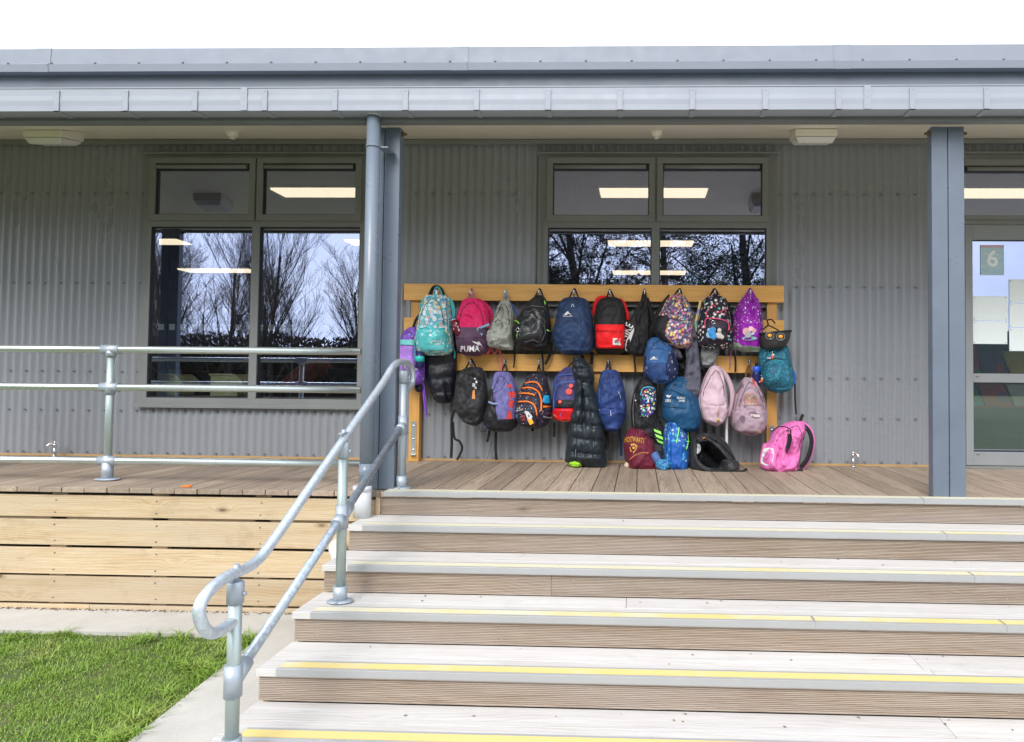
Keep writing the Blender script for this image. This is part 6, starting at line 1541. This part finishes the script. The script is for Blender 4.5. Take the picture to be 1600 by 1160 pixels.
lm = MB(); rr2 = random.Random(4)
for t_ in tips:
    for k in range(60):
        c = t_ + Vector((rr2.gauss(0, .21), rr2.gauss(0, .21), rr2.gauss(0, .10))); s_ = rr2.uniform(.06, .14)
        u = Vector((rr2.gauss(0, 1), rr2.gauss(0, 1), rr2.gauss(0, .5))).normalized(); w = u.cross(Vector((rr2.gauss(0, 1), rr2.gauss(0, 1), 1))).normalized()
        lm.quad(tuple(c), tuple(c + u * s_ + w * s_ * .4), tuple(c + u * s_ * 1.8), smooth=False)
root = thing('pine_tree', (0, -60, -.9), 'dark evergreen tree beyond the lawn, mirrored in the middle window', 'tree', 'evergreen trees mirrored in the middle window')
a = tr.build('trunk', BARK, root, world=False); b_ = br.build('branches', BARK, root, world=False); c_ = lm.build('crown', LEAF, root, world=False)
first = True
for x, y, s in ((-2.6, -24, .95), (1.2, -20, .80), (5.2, -23, .92), (-6.2, -27, .9), (8.6, -30, .8), (-9.5, -30, .85)):
    if first: q = root; first = False
    else:
        q = root.copy(); col.objects.link(q)
        for ch in (a, b_, c_): cc = ch.copy(); col.objects.link(cc); cc.parent = q
    q.location = (x, y, -.9); q.scale = (s, s, s); q.rotation_euler = (0, 0, rr.uniform(0, 6.28))
hd = MB(); rr2 = random.Random(14)
for i in range(40000):
    x = rr2.uniform(-46, 10); top_ = 3.9 + 1.0 * noise.noise(Vector((x * .25, 0, 0))) + .3 * noise.noise(Vector((x * 1.3, 3, 0)))
    z = -.9 + rr2.random() ** .6 * top_; y = -31 + rr2.uniform(-.8, .8); s_ = rr2.uniform(.1, .24); az = rr2.uniform(0, 3.14)
    c = Vector((x, y, z)); u = Vector((math.cos(az), math.sin(az), rr2.uniform(-.6, .6))); w = Vector((-math.sin(az) * .3, math.cos(az) * .3, .8))
    hd.quad(tuple(c), tuple(c + u * s_), tuple(c + u * s_ * .5 + w * s_))
hd.box(-46, 10, -31.3, -30.9, -.9, 2.3)
tag(hd.build('far_hedge', paint('hedge_leaf', (.045, .038, .022), .9, .35)), 'long dark reddish hedge beyond the lawn behind the viewpoint', 'hedge', None, 'stuff')
hm = MB(); n = 40
for i in range(n):
    a0 = 16 + i * 2.6; 
    h0 = 4.0 + 5.5 * math.sin(min(1, i / 9) * 1.4) + 1.2 * noise.noise(Vector((i * .4, 0, 2))); h1 = 4.0 + 5.5 * math.sin(min(1, (i + 1) / 9) * 1.4) + 1.2 * noise.noise(Vector(((i + 1) * .4, 0, 2)))
    if i == 0: h0 = 0
    hm.quad((a0, -78, -1), (a0 + 2.6, -78, -1), (a0 + 2.6, -84, h1 * .8), (a0, -84, h0 * .8)); hm.quad((a0, -84, h0 * .8), (a0 + 2.6, -84, h1 * .8), (a0 + 2.6, -110, h1), (a0, -110, h0))
tag(hm.build('far_hill', paint('hill_bush', (.04, .055, .035), .9, .3)), kind='structure')

# dry leaf bits and crumbs blown onto the deck and treads
mb = MB(); rr = random.Random(31)
for i in range(150):
    if i < 70: x, y, z = rr.uniform(-7, 5), rr.uniform(.05, 1.45), .0015
    else:
        k = rr.randint(1, 5); x = rr.uniform(-1.6, 4.5); y = -.02 - GO * k + GO - abs(rr.gauss(0, .06)) - .0 + .0; y = min(y, -.02 - GO * k + GO - .005); z = -RI * k + .0015
        if y < -.02 - GO * k + .1: continue
    s_ = rr.uniform(.003, .012); a = rr.uniform(0, 6.28)
    c, d = math.cos(a), math.sin(a)
    mb.quad((x - c * s_, y - d * s_, z), (x + d * s_ * .5, y - c * s_ * .5, z + s_ * .3), (x + c * s_, y + d * s_, z + .001), (x - d * s_ * .5, y + c * s_ * .5, z + s_ * .25))
tag(mb.build('leaf_litter', paint('dry_leaf', (.22, .14, .07), .8, .4)), kind='stuff')
